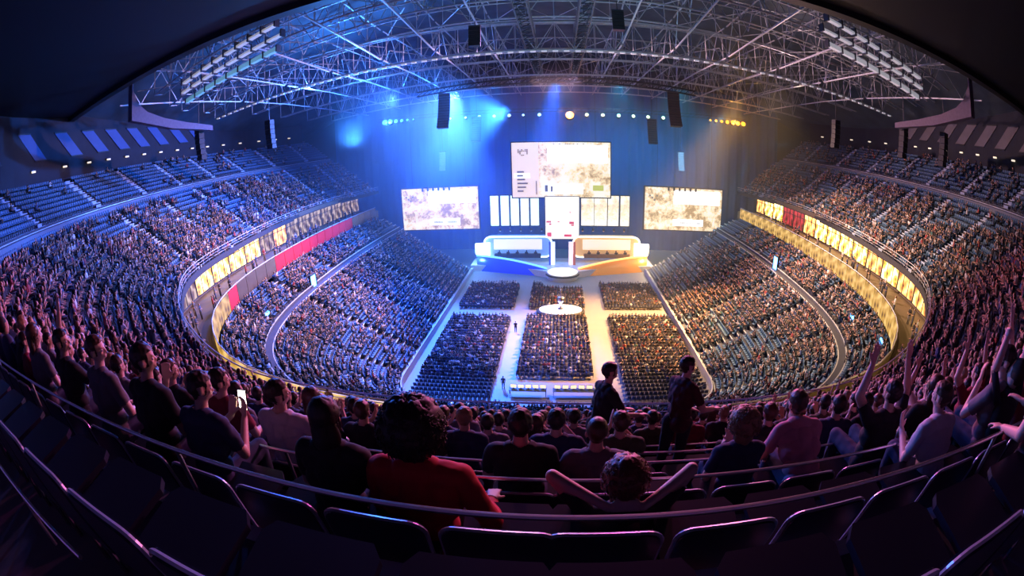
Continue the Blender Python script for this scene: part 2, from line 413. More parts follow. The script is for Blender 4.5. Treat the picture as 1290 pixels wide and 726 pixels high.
def lattice(mb, pa, pb, wr_, cr_, nb):
    """two chords given as functions of t and a zigzag between them"""
    ts = np.linspace(0, 1, nb+1)
    mb.tube([pa(t) for t in ts], cr_, 4); mb.tube([pb(t) for t in ts], cr_, 4)
    for i in range(nb): 
        mb.tube([pa(ts[i]), pb(ts[i])], wr_, 3); mb.tube([pa(ts[i]) if i % 2 else pb(ts[i]), pb(ts[i+1]) if i % 2 else pa(ts[i+1])], wr_, 3)
ROOFST = mat('roof_steel', (.50, .54, .58), .45, .3, var=.3)
ROOFD = mat('roof_steel_dark', (.05, .06, .08), .6, var=.3)
def transverse(y, zc, k, half, depth, nb, m, cr_=.13, wr_=.07, name_label=''):
    r = empty('roof_truss', (0, y, EZ+zc), label=name_label, cat='truss', group='roof trusses crossing the arena')
    bot = lambda t: (lambda x: Vector((x, 0, -k*x*x)))(-half+2*half*t)
    top = lambda t: (lambda x: Vector((x, 0, -k*x*x*.6+depth)))(-half+2*half*t)
    ts = np.linspace(0, 1, nb+1)
    a = MB(); a.tube([bot(t) for t in ts], cr_, 6); a.tube([bot(t)+Vector((0, 1.6, .1)) for t in ts], cr_*.7, 4); a.build('bottom_chord', m, r)
    a = MB(); a.tube([top(t) for t in ts], cr_, 6); a.build('top_chord', m, r)
    a = MB()
    for i in range(nb):
        a.tube([bot(ts[i]), top(ts[i])], wr_, 3); a.tube([bot(ts[i]) if i % 2 else top(ts[i]), top(ts[i+1]) if i % 2 else bot(ts[i+1])], wr_, 3)
        a.tube([bot(ts[i]), bot(ts[i])+Vector((0, 1.6, .1))], wr_*.8, 3)
    a.build('web', m, r); return r
tr = transverse(60, 13.1, .0008, 58, 4.2, 44, ROOFST, .17, .07, 'long arched roof truss with a pale dashed lower chord spanning the whole bowl')
a = MB()
for x in np.arange(-57, 57.5, 1.5):
    a.box((x-.36, -.28, -.0008*x*x-.34), (x+.36, -.1, -.0008*x*x-.12))
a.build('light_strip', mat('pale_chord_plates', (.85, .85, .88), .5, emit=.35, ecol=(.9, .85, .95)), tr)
for y, zc, k, hf, dp, nb, cr_ in ((34, 15.5, .0022, 44, 5, 26, .12), (40, 15.8, .0022, 48, 5, 28, .12), (46, 16.2, .002, 52, 5, 30, .12), (53, 16.0, .0018, 54, 5, 32, .12), (69, 13.6, .0009, 56, 6, 36, .12), (79, 12.6, .0008, 56, 7, 36, .12), (90, 12.0, .0008, 56, 8, 36, .12), (102, 12.0, .0008, 56, 8, 36, .12)):
    transverse(y, zc, k, hf, dp, nb, ROOFST, cr_, .065, 'blue-lit arched lattice roof truss among the ones %s' % ('nearest the camera' if y < 58 else 'beyond the long lower arch'))
for x in (-48, -39, -31, -23, -15.5, -8.5, 8.5, 15.5, 23, 31, 39, 48):
    r = empty('roof_purlin_truss', (x, 60, EZ+14), label='lattice girder running lengthwise under the %s half of the roof' % ('left' if x < 0 else 'right'), cat='truss', group='lengthwise girders under the %s half of the roof' % ('left' if x < 0 else 'right'))
    zz = lambda y: (16.2-.0022*x*x if y < 56 else 13.4-.0009*x*x)-max(0, y-66)*.03
    for nm, off, rr in (('bottom_chord', 0, .12), ('top_chord', 4.4, .1)):
        a = MB(); a.tube([(0, y-60, zz(y)-14+off) for y in (31, 56)], rr, 4); a.tube([(0, y-60, zz(y)-14+off) for y in (57, 70, 85, 108)], rr, 4); a.build(nm, ROOFST, r)
    a = MB(); yy = list(np.arange(31, 108, 3.6))
    for i in range(len(yy)-1):
        p, q = yy[i], yy[i+1]
        a.tube([(0, p-60, zz(p)-14+(0 if i % 2 else 4.4)), (0, q-60, zz(q)-14+(4.4 if i % 2 else 0))], .06, 3)
    a.build('web', ROOFST, r)
for x in (-3.3, 3.3):
    r = empty('ladder_truss', (x, 60, EZ+12.6), label='dark ladder-like box truss under the roof centre, %s of the pair' % ('left' if x < 0 else 'right'), cat='truss')
    for dx in (-.7, .7):
        for dz in (0, 1.2):
            a = MB(); a.tube([(dx, -28, 2.4+dz), (dx, 0, 1.2+dz), (dx, 30, .6+dz)], .11, 4); a.build('chord', ROOFD, r)
    a = MB()
    for y in np.arange(-27, 29, 1.7):
        z = 1.2-.0429*y if y < 0 else 1.2-.02*y
        a.tube([(-.7, y, z), (.7, y, z)], .07, 3); a.tube([(-.7, y, z), (.7, y+1.7, z+1.2)], .05, 3)
    a.build('rung_web', ROOFD, r)
# crossing roof braces between trusses
a = MB(); br = random.Random(3)
for i in range(-6, 6):
    for y0, y1 in ((34, 46), (46, 60), (62, 79), (79, 95)):
        x0, x1 = i*8, (i+1)*8; z0 = (16.4-.0022*max(abs(x0), 1)**2 if y0 < 60 else 14)+EZ+1.5
        a.tube([(x0, y0, z0), (x1, y1, z0)], .06, 3); a.tube([(x1, y0, z0), (x0, y1, z0)], .06, 3)
a.build('roof_bracing', ROOFST, label='crossed steel braces tying the roof trusses together', cat='bracing')
# long purlins at the roof sides, the light on them painted as glow
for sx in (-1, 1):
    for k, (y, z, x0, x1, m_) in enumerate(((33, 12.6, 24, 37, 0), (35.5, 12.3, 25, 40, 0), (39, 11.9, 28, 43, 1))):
        r = empty('roof_lit_purlin', (sx*(x0+x1)/2, y, EZ+z), label='%s sloping purlin with painted glow under the %s side of the roof, %s of three' % ('broad teal lit' if m_ else 'thin pale lit', 'left' if sx < 0 else 'right', ('nearest', 'middle', 'farthest')[k]), cat='roof strip')
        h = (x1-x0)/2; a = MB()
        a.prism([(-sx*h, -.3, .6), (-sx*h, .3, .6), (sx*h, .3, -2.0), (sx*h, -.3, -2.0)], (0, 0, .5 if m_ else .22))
        a.build('lit_face', mat('purlin_teal_glow', (.35, .7, .8), .5, emit=.35, ecol=(.25, .62, .75)) if (m_ and sx < 0) else mat('purlin_pale_glow', (.7, .72, .75), .5, emit=.35, ecol=(.75, .75, .85)), r)
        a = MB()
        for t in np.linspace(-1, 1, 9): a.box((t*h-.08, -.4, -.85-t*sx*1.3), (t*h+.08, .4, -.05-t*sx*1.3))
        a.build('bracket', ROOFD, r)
    # haunch where the ring beam lands
    a = MB(); X = sx*45
    a.prism([(X, 31, EZ+13.6), (X, 31.3, EZ+12), (X, 32, EZ+10.6), (X, 33.6, EZ+9.5), (X, 36.5, EZ+8.6), (X, 41, EZ+7.8), (X, 46, EZ+7.2), (X, 46, EZ+6.5), (X, 38, EZ+7.2), (X, 31, EZ+8.6)], (sx*.9, 0, 0))
    a.build('roof_haunch', mat('haunch_concrete', (.16, .12, .17), .8, var=.3), label='triangular concrete haunch of the roof beam above the %s stand' % ('left' if sx < 0 else 'right'), cat='beam')
    for k in range(9):
        u = sx*(38+5.2*k); c, n_ = RIM.at(u, 21.0); rz = math.atan2(n_[1], n_[0])-PI/2
        r = empty('wall_panel', (c[0]+n_[0]*2.8, c[1]+n_[1]*2.8, EZ+9.2), rz, label='slanted pale cladding panel high on the %s wall' % ('left' if sx < 0 else 'right'), cat='panel', group='slanted cladding panels on the %s wall' % ('left' if sx < 0 else 'right'))
        a = MB(); a.prism([(-sx*3.4, 0, -1.3), (-sx*.6, 0, -1.3), (sx*3.2, 0, 1.9), (sx*.4, 0, 1.9)], (0, .15, 0)); a.build('sheet', mat('panel_sheet_blue_lit', (.06, .10, .30), .6, var=.3, scale=.6) if sx < 0 else mat('panel_sheet_grey', (.16, .15, .17), .6, var=.3, scale=.6), r)  # left sheets have the dim blue light painted into their colour
        a = MB(); a.tube([(-sx*3.45, 0, -1.38), (-sx*.55, 0, -1.38)], .09, 4); a.tube([(sx*.35, 0, 1.98), (sx*3.25, 0, 1.98)], .09, 4); a.build('panel_frame', DARKST, r)
    for k in range(18):
        u = sx*(30+4.4*k); c, n_ = RIM.at(u, 21.8); rz = math.atan2(n_[1], n_[0])-PI/2
        r = empty('wall_light', (c[0]+n_[0]*1.9, c[1]+n_[1]*1.9, EZ+6.5), rz, label='small warm wall light in the row above the %s back seats' % ('left' if sx < 0 else 'right'), cat='light', group='row of small wall lights above the %s back seats' % ('left' if sx < 0 else 'right'))
        a = MB(); a.box((-.42, -.12, -.1), (.42, .05, .12)); a.build('lamp_lens', mat('warm_lens', (.9, .8, .6), .5, emit=1.1 if 1 else 0, ecol=(.9, .75, .55)), r)
        a = MB(); a.box((-.5, -.1, .12), (.5, .25, .24)); a.build('housing', DARKST, r)
# pillars under the roof edge
for (x, y, z0, z1) in ((-47, 45, 27, 36), (-42, 56, 27, 36), (47, 46, 27, 36), (44, 60, 27, 36), (50, 40, 27, 36)):
    sx = -1 if x < 0 else 1
    r = empty('hanging_speaker', (x, y, EZ+3.6), .2*sx, label='dark hanging speaker column under the roof, %s side, %s' % ('left' if x < 0 else 'right', 'nearest the stage' if y > 55 else 'nearest the camera' if y < 42 or (x < 0) else 'middle one'), cat='speaker')
    a = MB()
    for k in range(6): a.obox((0, .04*k*k*.3, 3.2-k*.75), (1.3, .9, .7))
    a.build('cabinet', BLACK, r); a = MB(); a.tube([(0, 0, 3.5), (0, 0, 8)], .05, 4); a.build('cable', DARKST, r)

# ------------------------------------------------------------------ rigging over the stage
a = MB()
def rig(x): return EZ+10.6-.0022*x*x
for dz in (0, .8):
    for dy in (0, .8): a.tube([(x, 75+dy, rig(x)+dz) for x in np.linspace(-24, 24, 25)], .12, 4)
for x in np.arange(-24, 24, 1.0): a.tube([(x, 75, rig(x)), (x+1, 75.8, rig(x+1)+.8)], .06, 3)
ob('rigging_truss', a.mesh('rigging_truss', BLACK), label='dark curved rigging truss hanging across the arena above the screens', cat='truss')
def line_array(name, x, y, ztop, n, wd, label, m=BLACK, ext=8):
    r = empty(name, (x, y, ztop), label=label, cat='speaker')
    for k in range(n):
        a = MB(); a.prism([(-wd/2, .0, 0), (wd/2, 0, 0), (wd*.42, .8, 0), (-wd*.42, .8, 0)], (0, 0, -.42)); c = a.build('cabinet', m, r); c.location = (0, -.012*k*k, -.46*k-.2)
        c.rotation_euler = (-.02*k, 0, 0)
    a = MB(); a.box((-wd/2, 0, -.15), (wd/2, .8, 0)); a.build('frame', DARKST, r)
    a = MB(); a.tube([(0, .4, 0), (0, .4, ext)], .05, 4); a.build('cable', DARKST, r)
line_array('line_array', -18.8, 73.9, EZ+9.4, 13, 2.1, 'large black line array speaker hanging left of the rigging truss', ext=2)
line_array('line_array', 19.6, 73.9, EZ+9.6, 13, 2.1, 'large black line array speaker hanging right of the rigging truss', ext=2)
SPB = mat('navy_speaker', (.02, .03, .09), .6)
line_array('line_array', -16.5, 91, EZ+6.0, 11, 2.0, 'smaller navy line array hanging between the left truss lights', SPB)
line_array('line_array', 19.4, 91, EZ+5.6, 11, 2.0, 'smaller dark line array hanging between the right truss lights', BLACK)
GREYSP = mat('grey_speaker', (.45, .47, .52), .6)
line_array('line_array', -25.6, 97, EZ-1.0, 9, 1.3, 'slim pale speaker column above the left video screen', GREYSP)
line_array('line_array', 27.4, 97, EZ-1.0, 9, 1.3, 'slim pale speaker column above the right video screen', GREYSP)
line_array('line_array', -8.5, 47, EZ+13.6, 5, 1.3, 'small dark speaker box high under the roof, left of the ladder trusses', BLACK, 2)
line_array('line_array', 6.8, 47, EZ+15.2, 5, 1.3, 'small dark speaker box high under the roof, right of the ladder trusses', BLACK, 2)
# lighting truss with lamps
r = empty('lighting_truss', (0, 95.6, EZ+6.9), label='straight lighting truss carrying the row of stage lamps above the big screen', cat='truss')
for dz in (0, .7):
    a = MB(); a.tube([(-40, 0, dz), (43, 0, dz)], .08, 4); a.build('chord', DARKST, r)
a = MB()
for x in np.arange(-40, 43, 1.2): a.tube([(x, 0, 0), (x+1.2, 0, .7)], .04, 3)
a.build('web', DARKST, r)
def lens(name, c, s): return mat(name, c, .4, emit=s, ecol=c)
LB = lens('lens_blue', (.05, .2, 1), 4); LW = lens('lens_white', (.6, .8, 1), 1.6); LA = lens('lens_amber', (1, .42, .03), 2); LO = lens('lens_orange', (1, .40, .10), 1.7); LY = lens('lens_pale_yellow', (1, .85, .4), 1.4)
def lamp(x, y, z, rad, m, label, group=None):
    r = empty('stage_light', (x, y, z), label=label, cat='light', group=group)
    a = MB(); a.lathe([(rad*.9, 0), (rad*1.15, .1), (rad*1.2, .7), (rad*.6, 1.0)], n=12)
    o = a.build('lamp_housing', DARKST, r); o.rotation_euler = (-PI/2-.35, 0, 0)
    a = MB(); a.lathe([(rad*.2, -.08), (rad, -.02), (rad, 0.0)], n=12); o = a.build('lens', m, r); o.rotation_euler = (-PI/2-.35, 0, 0)
    a = MB(); a.tube([(-rad*1.3, .4, 0), (-rad*1.3, .4, .6), (rad*1.3, .4, .6), (rad*1.3, .4, 0)], .04, 4); a.build('yoke', DARKST, r)
for x in (-23, -19.6, -16.6, -13.4, -10.2, -7.2, -3.8): lamp(x, 95, EZ+6.2, .26 if x in (-23, -19.6, -7.2) else .36, LW, 'cool white stage lamp on the lighting truss left of the orange one', 'cool white lamps on the lighting truss')
lamp(2.6, 95, EZ+6.1, .85, LO, 'big glowing orange stage lamp at the middle of the lighting truss')
for x in (6.2, 9.6, 13, 16.2, 19.4, 22.8): lamp(x, 95, EZ+6.2, .38, LY, 'pale yellow stage lamp on the lighting truss right of the orange one', 'pale yellow lamps on the lighting truss')
for k in range(6): lamp(-37.5+k*1.35, 93, EZ+6.6, .6-.08*k, LB, 'blue stage lamp in the bright cluster at the left end of the truss', 'blue lamps at the left end')
for k in range(7): lamp(41.2-k*1.35, 93, EZ+6.4, .5-.04*k, LA, 'amber stage lamp in the cluster at the right end of the truss', 'amber lamps at the right end')

# ------------------------------------------------------------------ stage
def screen_mat(name, seed, white, cream, dark, st, sc_=(.5, .5), thr=.45):
    m = bpy.data.materials.new(name); m.use_nodes = True; nt = m.node_tree; b = nt.nodes['Principled BSDF']
    tc = nt.nodes.new('ShaderNodeTexCoord'); mp = nt.nodes.new('ShaderNodeMapping'); mp.inputs['Scale'].default_value = (sc_[0], 1, sc_[1]); mp.inputs['Location'].default_value = (seed, seed*2, seed*3)
    n1 = nt.nodes.new('ShaderNodeTexNoise'); n1.inputs['Scale'].default_value = .7; n1.inputs['Detail'].default_value = 3
    n2 = nt.nodes.new('ShaderNodeTexNoise'); n2.inputs['Scale'].default_value = 2.6; n2.inputs['Detail'].default_value = 5; n2.inputs['Roughness'].default_value = .7
    nt.links.new(tc.outputs['Object'], mp.inputs[0]); nt.links.new(mp.outputs[0], n1.inputs['Vector']); nt.links.new(mp.outputs[0], n2.inputs['Vector'])
    ad = nt.nodes.new('ShaderNodeMath'); ad.operation = 'ADD'; mu = nt.nodes.new('ShaderNodeMath'); mu.operation = 'MULTIPLY'; mu.inputs[1].default_value = .5
    nt.links.new(n1.outputs['Fac'], ad.inputs[0]); nt.links.new(n2.outputs['Fac'], ad.inputs[1]); nt.links.new(ad.outputs[0], mu.inputs[0])
    cr = nt.nodes.new('ShaderNodeValToRGB'); cr.color_ramp.elements[0].color = (*dark, 1); cr.color_ramp.elements[0].position = thr-.09
    e = cr.color_ramp.elements.new(thr); e.color = (*cream, 1); cr.color_ramp.elements[-1].color = (*white, 1); cr.color_ramp.elements[-1].position = thr+.07
    nt.links.new(mu.outputs[0], cr.inputs[0]); nt.links.new(cr.outputs[0], b.inputs['Emission Color']); b.inputs['Emission Strength'].default_value = st; b.inputs['Base Color'].default_value = (.02, .02, .02, 1)
    return m
SW, SCM, SD = (1, .97, .88), (1, .78, .48), (.45, .28, .13)
SCR = screen_mat('screen_game_view', 3, SW, SCM, SD, 1.1, (.45, .45), .47)
SCR2 = screen_mat('screen_game_view_side', 8, SW, SCM, SD, 1.1, (.6, .6), .5)
HUD = mat('screen_dark_marks', (.2, .17, .14), .5, emit=.25, ecol=(.25, .2, .17)); HUDW = mat('screen_white_bar', (1, 1, 1), .5, emit=1.2, ecol=(1, 1, .97)); HUDT = mat('screen_tan_bar', (.9, .75, .55), .5, emit=.85, ecol=(1, .70, .38)); HUDG = mat('screen_green_patch', (.6, .6, .1), .5, emit=.7, ecol=(.6, .6, .1))
def screen(x0, x1, z0, z1, y, m, label, center=False, seed=1):
    r = empty('video_screen', ((x0+x1)/2, y, z0), label=label, cat='screen'); W = x1-x0; H = z1-z0
    a = MB(); a.box((-W/2, 0, 0), (W/2, .12, H)); disp = a.build('display', m, r)
    for tx in (-.35, .35): a = MB(); a.tube([(tx*W, .4, H), (tx*W, .4, EZ+11-z0)], .06, 4); a.build('hanging_cable', DARKST, r)
    a = MB(); a.box((-W/2-.25, .1, -.25), (W/2+.25, .7, H+.25)); a.build('frame', BLACK, r)
    q = random.Random(seed)
    def plate(n, m2, rects, d=.03):
        a = MB()
        for (u0, v0, u1, v1) in rects: a.box((-W/2+u0*W, -d, v0*H), (-W/2+u1*W, 0, v1*H))
        a.build(n, m2, disp)
    if center:
        plate('side_panel_image', HUDT, [(0, 0, .2, 1)], .02)
        plate('picture_band', HUDW, [(.36, .62, .97, .95), (.3, .06, .72, .25), (.02, .35, .18, .44)], .035)
        plate('tan_divider', HUDT, [(.2, 0, .27, 1)], .03)
        mk = [(.06+.018*(i % 6), .76+.025*(i//6), .06+.018*(i % 6)+.014, .76+.025*(i//6)+.02) for i in range(30) if q.random() < .55]
        mk += [(.05, .45-.07*k, .05+.09*q.uniform(.6, 1.2), .48-.07*k) for k in range(6)]+[(.30+.02*i, .96, .30+.02*i+.013, .975) for i in range(22) if q.random() < .7]
        mk += [(.33, .10, .36, .22), (.39, .1, .41, .2), (.24, .05, .25, .3)]
        plate('dark_marks', HUD, mk, .05); plate('green_patch', HUDG, [(.82, .12, .93, .22)], .03)
    else:
        plate('picture_band', HUDW, [(.36, .10, .76, .26), (.36, .62, .97, .95)], .03)
        plate('hanging_lamps', BLACK, [(.28+.07*i, .93, .30+.07*i, 1.03) for i in range(6)], .3)
        plate('dark_marks', HUD, [(.05+.03*i, .78-.05*(i % 3), .07+.03*i, .82-.05*(i % 3)) for i in range(4)]+[(.42+.02*i, .15, .43+.02*i, .2) for i in range(16) if q.random() < .6], .045)
    return r
screen(-9.9, 11.1, 15.4, 27.3, 95, SCR, 'biggest video screen hanging above the middle of the stage', True, 2)
screen(-35.1, -17.5, 8.6, 18.0, 95, SCR2, 'left side video screen showing the cream coloured match picture', seed=4)
screen(18.8, 37.0, 8.6, 18.0, 95, SCR2, 'right side video screen showing the cream coloured match picture', seed=6)
STW = mat('screen_cyan_white', (.8, 1, 1), .5, emit=1.35, ecol=(.72, .97, 1)); STY = screen_mat('screen_warm_columns', 5, (1, .97, .93), (1, .85, .6), (.6, .45, .4), 1.25, (.4, .4), .43)
for k, x in enumerate((-14.2, -11.9, -9.7, -7.5, -5.3)):
    r = empty('led_column', (x, 96.5, 8.9), label='cyan white vertical LED column behind the stage, left of the centre banner', cat='screen', group='cyan white LED columns left of the banner')
    a = MB(); a.box((-.9, 0, 0), (.9, .1, 6.7)); a.build('display', STW, r); a = MB(); a.box((-1.05, .1, -.2), (1.05, .5, 6.9)); a.build('frame', BLACK, r)
for k, (x, wd) in enumerate(((6.3, 1.4), (9.2, 1.4), (12.0, 1.2), (14.6, 1.0))):
    r = empty('led_column', (x, 96.5, 8.9), label='warm white vertical LED column behind the stage, right of the centre banner', cat='screen', group='warm white LED columns right of the banner')
    a = MB(); a.box((-wd, 0, 0), (wd, .1, 6.7)); a.build('display', STY, r); a = MB(); a.box((-wd-.12, .1, -.2), (wd+.12, .5, 6.9)); a.build('frame', BLACK, r)
BAN = screen_mat('screen_pink_white', 9, (1, .97, .97), (1, .88, .88), (.75, .05, .12), 1.2, (.45, .45), .36)
r = empty('centre_banner_screen', (.7, 94, 6.4), label='tall white and pink banner screen hanging under the biggest screen', cat='screen')
a = MB(); a.box((-3.6, 0, 0), (3.6, .1, 9.2)); a.build('display', BAN, r); a = MB(); a.box((-3.75, .1, -.15), (3.75, .5, 9.3)); a.build('frame', BLACK, r)
a = MB()
for (u, v, w_, h_) in ((-2.9, 3.6, 1.0, .35), (-2.6, 3.1, .5, .3), (2.0, 3.3, 1.0, .5), (2.2, 2.9, .6, .3), (-2.8, .5, .9, .9), (1.2, .5, 1.6, .5), (-.8, 3.7, .4, .2)): a.box((u-w_/2, -.04, v), (u+w_/2, 0, v+h_))
a.build('red_marks', mat('screen_red_marks', (.7, .04, .1), .5, emit=.7, ecol=(.75, .05, .12)), r)

# stage deck with its curved apron
STAGEY = mat('stage_deck_white', (.75, .75, .78), .35, var=.05)
a = MB(); pts = [(-19, 97), (-19, 91)]+[(-19+t*16.5, 91-4.6*t*t) for t in np.linspace(.1, 1, 8)]+[(.7+3.1*math.cos(q), 86.2+2.6*math.sin(q)) for q in np.linspace(PI*1.05, PI*1.95, 11)]+[(20.4-t*16.5, 91-4.6*t*t) for t in np.linspace(1, .1, 8)]+[(20.4, 91), (20.4, 97)]
a.prism([(x, y, 0) for x, y in pts], (0, 0, 1.3)); a.build('stage_deck', STAGEY, label='white stage deck with two curved wings meeting at a round nose', cat='stage')
a = MB(); a.lathe([(3.0, 0), (3.0, .12), (2.6, .2)], (.7, 86.0, 1.31), 32); a.build('round_stage_disc', mat('lit_disc', (1, .95, .9), .4, emit=1.3, ecol=(1, .95, .92)), label='glowing round disc on the nose of the stage', cat='stage disc')
a = MB(); a.tube([(.7+3.3*math.cos(q), 85.9+2.9*math.sin(q), 1.0) for q in np.linspace(PI*1.05, PI*1.95, 14)], .18, 6); a.build('stage_nose_trim', BLACK, label='black trim around the round nose of the stage', cat='trim')
for sgn, bc, gl in ((-1, (.02, .06, .8), (.10, .3, 1)), (1, (.75, .28, .06), (1, .55, .15))):
    side = 'left' if sgn < 0 else 'right'; colr = 'blue' if sgn < 0 else 'orange'
    GM = mat('wing_%s' % side, bc, .25, emit=.35, ecol=bc); EM = mat('edge_%s' % side, gl, .3, emit=3 if sgn < 0 else 1.6, ecol=gl); WHT = mat('glow_%s' % side, (1, 1, 1), .4, emit=2.6 if sgn < 0 else 2.2, ecol=(.72, .9, 1) if sgn < 0 else (1, .9, .66))
    r = empty('stage_wing_wall', (.7, 90, 0), label='curved glossy %s glass wing sweeping from the booth to the %s of the stage nose' % (colr, side), cat='stage wing')
    cur = [(sgn*(3.2+t*15.2), -2.2+2.8*t**1.3+(1.2*t), 0) for t in np.linspace(0, 1, 16)]
    a = MB(); n = len(cur)
    top = [1.45+1.75*(1-(1-i/(n-1))**2.2) for i in range(n)]
    a.add([(x, y-.6, 0) for x, y, z in cur]+[(x, y, t) for (x, y, z), t in zip(cur, top)]+[(x, y+.5, t) for (x, y, z), t in zip(cur, top)], [(i, i+1, n+i+1, n+i) for i in range(n-1)]+[(n+i, n+i+1, 2*n+i+1, 2*n+i) for i in range(n-1)])
    a.build('glass_front', GM, r, True)
    a = MB(); a.tube([(x, y-.05, t+.1) for (x, y, z), t in zip(cur, top)], .22, 6); a.build('glowing_edge', EM, r)
    # player booth
    r = empty('player_booth', (sgn*9.6+.7, 93, 2.6), label='rounded glowing player booth on the %s of the stage with %s light' % (side, 'cool blue' if sgn < 0 else 'warm golden'), cat='booth')
    def rr(w2, h0, h1, rad, y): return [(w2-rad+rad*math.cos(q), y, h1-rad+rad*math.sin(q)) for q in np.linspace(0, PI/2, 6)]+[(-w2+rad+rad*math.cos(q), y, h1-rad+rad*math.sin(q)) for q in np.linspace(PI/2, PI, 6)]+[(-w2+rad+rad*math.cos(q), y, h0+rad+rad*math.sin(q)) for q in np.linspace(PI, 1.5*PI, 6)]+[(w2-rad+rad*math.cos(q), y, h0+rad+rad*math.sin(q)) for q in np.linspace(1.5*PI, 2*PI, 6)]
    a = MB(); a.prism(rr(7.2, 0, 4.4, 1.4, .2), (0, 2.4, 0)); shl = a.build('shell', mat('booth_shell_%s' % side, (.3, .5, .9) if sgn < 0 else (.9, .55, .25), .4, emit=.35, ecol=(.25, .5, 1) if sgn < 0 else (1, .6, .22)), r)
    a = MB(); a.tube(rr(7.3, 0, 4.5, 1.4, .1), .16, 6, True); a.build('rim_light', WHT, shl)
    a = MB(); a.box((-5.2, .02, 1.7), (5.2, .18, 3.9)); a.build('back_display', mat('booth_display_%s' % side, (.9, .8, .8), .4, emit=.95, ecol=(.85, .82, .92) if sgn < 0 else (1, .78, .52)), r)
    a = MB(); a.prism([(sgn*6.0, -.9, .4), (sgn*9.3, -.2, .7), (sgn*9.3, -.2, 3.0), (sgn*6.0, -.9, 3.3)], (0, .7, 0)); a.build('end_light', WHT, r)
    a = MB(); a.box((-5.0, -1.2, .1), (5.0, -.4, .95)); a.build('desk', DARKST if sgn < 0 else mat('desk_brown', (.25, .12, .05), .5), r)
    for k in range(5):
        s2 = empty('gaming_player', (sgn*9.6+.7-3.9+k*1.95, 92.1, 2.6), label='player sitting behind the desk in the %s booth' % side, cat='person', group='players in the %s booth' % side)
        a = MB(); a.lathe([(.22, .3), (.3, .7), (.34, 1.15), (.12, 1.32), (.1, 1.38)], n=10, sy=.6); a.lathe([(.05, 1.36), (.15, 1.46), (.16, 1.6), (.1, 1.72)], n=10); a.lathe([(.12, .1), (.14, .3)], (-.1, -.2, 0), 8); a.build('body', mat('player_dark_shirt', (.03, .03, .06), .8), s2, True)
        s3 = MB(); s3.box((-.34, -.8, .95), (.34, -.74, 1.4)); s3.box((-.05, -.8, .8), (.05, -.74, .96))
        s3.build('monitor', BLACK, None, label='dark gaming monitor on the desk of the %s booth' % side, cat='monitor', group='monitors in the %s booth' % side, loc=(sgn*9.6+.7-3.9+k*1.95, 92.1, 2.75))
for sgn in (-1, 1):
    r = empty('stage_pillar', (.7+sgn*1.9, 91.5, 1.3), label='%s upright light pillar between the two booths' % ('white and blue' if sgn < 0 else 'pink and red'), cat='pillar')
    a = MB(); a.box((-.55, -.2, 0), (.35, .2, 5.0)); a.build('lit_face', mat('pillar_l', (.8, .9, 1), .5, emit=1.1, ecol=(.75, .85, 1)) if sgn < 0 else mat('pillar_r', (1, .8, .8), .5, emit=.9, ecol=(1, .78, .78)), r)
    a = MB(); a.box((-.95 if sgn < 0 else .4, -.25, 0), (-.55 if sgn < 0 else .9, .3, 5.0)); a.build('side_fin', mat('fin_l', (.03, .08, .5), .5, emit=.4, ecol=(.03, .1, .8)) if sgn < 0 else mat('fin_r', (.5, .12, .1), .5, emit=.35, ecol=(.7, .15, .1)), r)
for sgn in (-1, 1):
    for k in range(5):
        x = .7+sgn*(4.5+k*2.3); r = empty('moving_head_lamp', (x, 95.6, 7.9), label='small moving head lamp on the bar above the %s booth' % ('left' if sgn < 0 else 'right'), cat='light', group='moving head lamps above the %s booth' % ('left' if sgn < 0 else 'right'))
        a = MB(); a.lathe([(.22, 0), (.3, .25), (.18, .6)], n=8); a.build('lamp_head', DARKST, r); a = MB(); a.lathe([(.18, -.06), (.2, 0)], n=8); a.build('lens', LW if sgn < 0 else LA, r)

# far corner banks of beam lights and beams in the haze
HAZE = bpy.data.materials.new('haze'); HAZE.use_nodes = True; nt = HAZE.node_tree; nt.nodes.clear()
vo = nt.nodes.new('ShaderNodeVolumePrincipled') if False else nt.nodes.new('ShaderNodeVolumeScatter'); vo.inputs['Color'].default_value = (.8, .9, 1, 1); vo.inputs['Density'].default_value = .0058; vo.inputs['Anisotropy'].default_value = .3
om = nt.nodes.new('ShaderNodeOutputMaterial'); nt.links.new(vo.outputs[0], om.inputs['Volume'])
a = MB(); a.box((-62, 66, 1), (62, 110, EZ+17)); a.build('stage_haze', HAZE, label='thin blue-lit haze hanging in the air over the stage end', cat='haze', kind='stuff')
spot('beam_left_high', (-49, 91, EZ+2.6), (-22, 92, EZ-3), 120*K, (.55, .85, 1), 9, .5, .2)
spot('beam_left_low', (-42, 92, EZ-1.6), (-16, 93, EZ-8), 90*K, (.5, .85, 1), 10, .5, .2)
spot('beam_right_high', (55, 92, EZ+3.6), (20, 93, EZ-3), 120*K, (.55, .8, 1), 10, .5, .2)
spot('beam_right_low', (42, 90, EZ+.5), (36, 92, EZ-14), 80*K, (.4, .85, 1), 16, .5, .2)
def point(name, loc, energy, color, size=.4):
    l = bpy.data.lights.new(name, 'POINT'); l.energy = energy; l.color = color; l.shadow_soft_size = size
    o = bpy.data.objects.new(name, l); COL.objects.link(o); o.location = loc
point('booth_glow_right', (19.5, 90.5, 4.6), 9*K, (1, .62, .25)); point('booth_glow_left', (-18, 90.5, 4.6), 7*K, (.2, .5, 1)); point('orange_lamp_glow', (2.6, 94.2, EZ+6.1), 7*K, (1, .30, .04)); point('amber_lamp_glow', (39, 92.2, EZ+6.4), 12*K, (1, .42, .05)); point('blue_lamp_glow', (-36.5, 92.2, EZ+6.6), 30*K, (.02, .10, 1))
spot('haze_blue', (-37, 90, EZ+7), (-4, 98, 12), 200*K, (.01, .07, 1), 120, .9, 1)
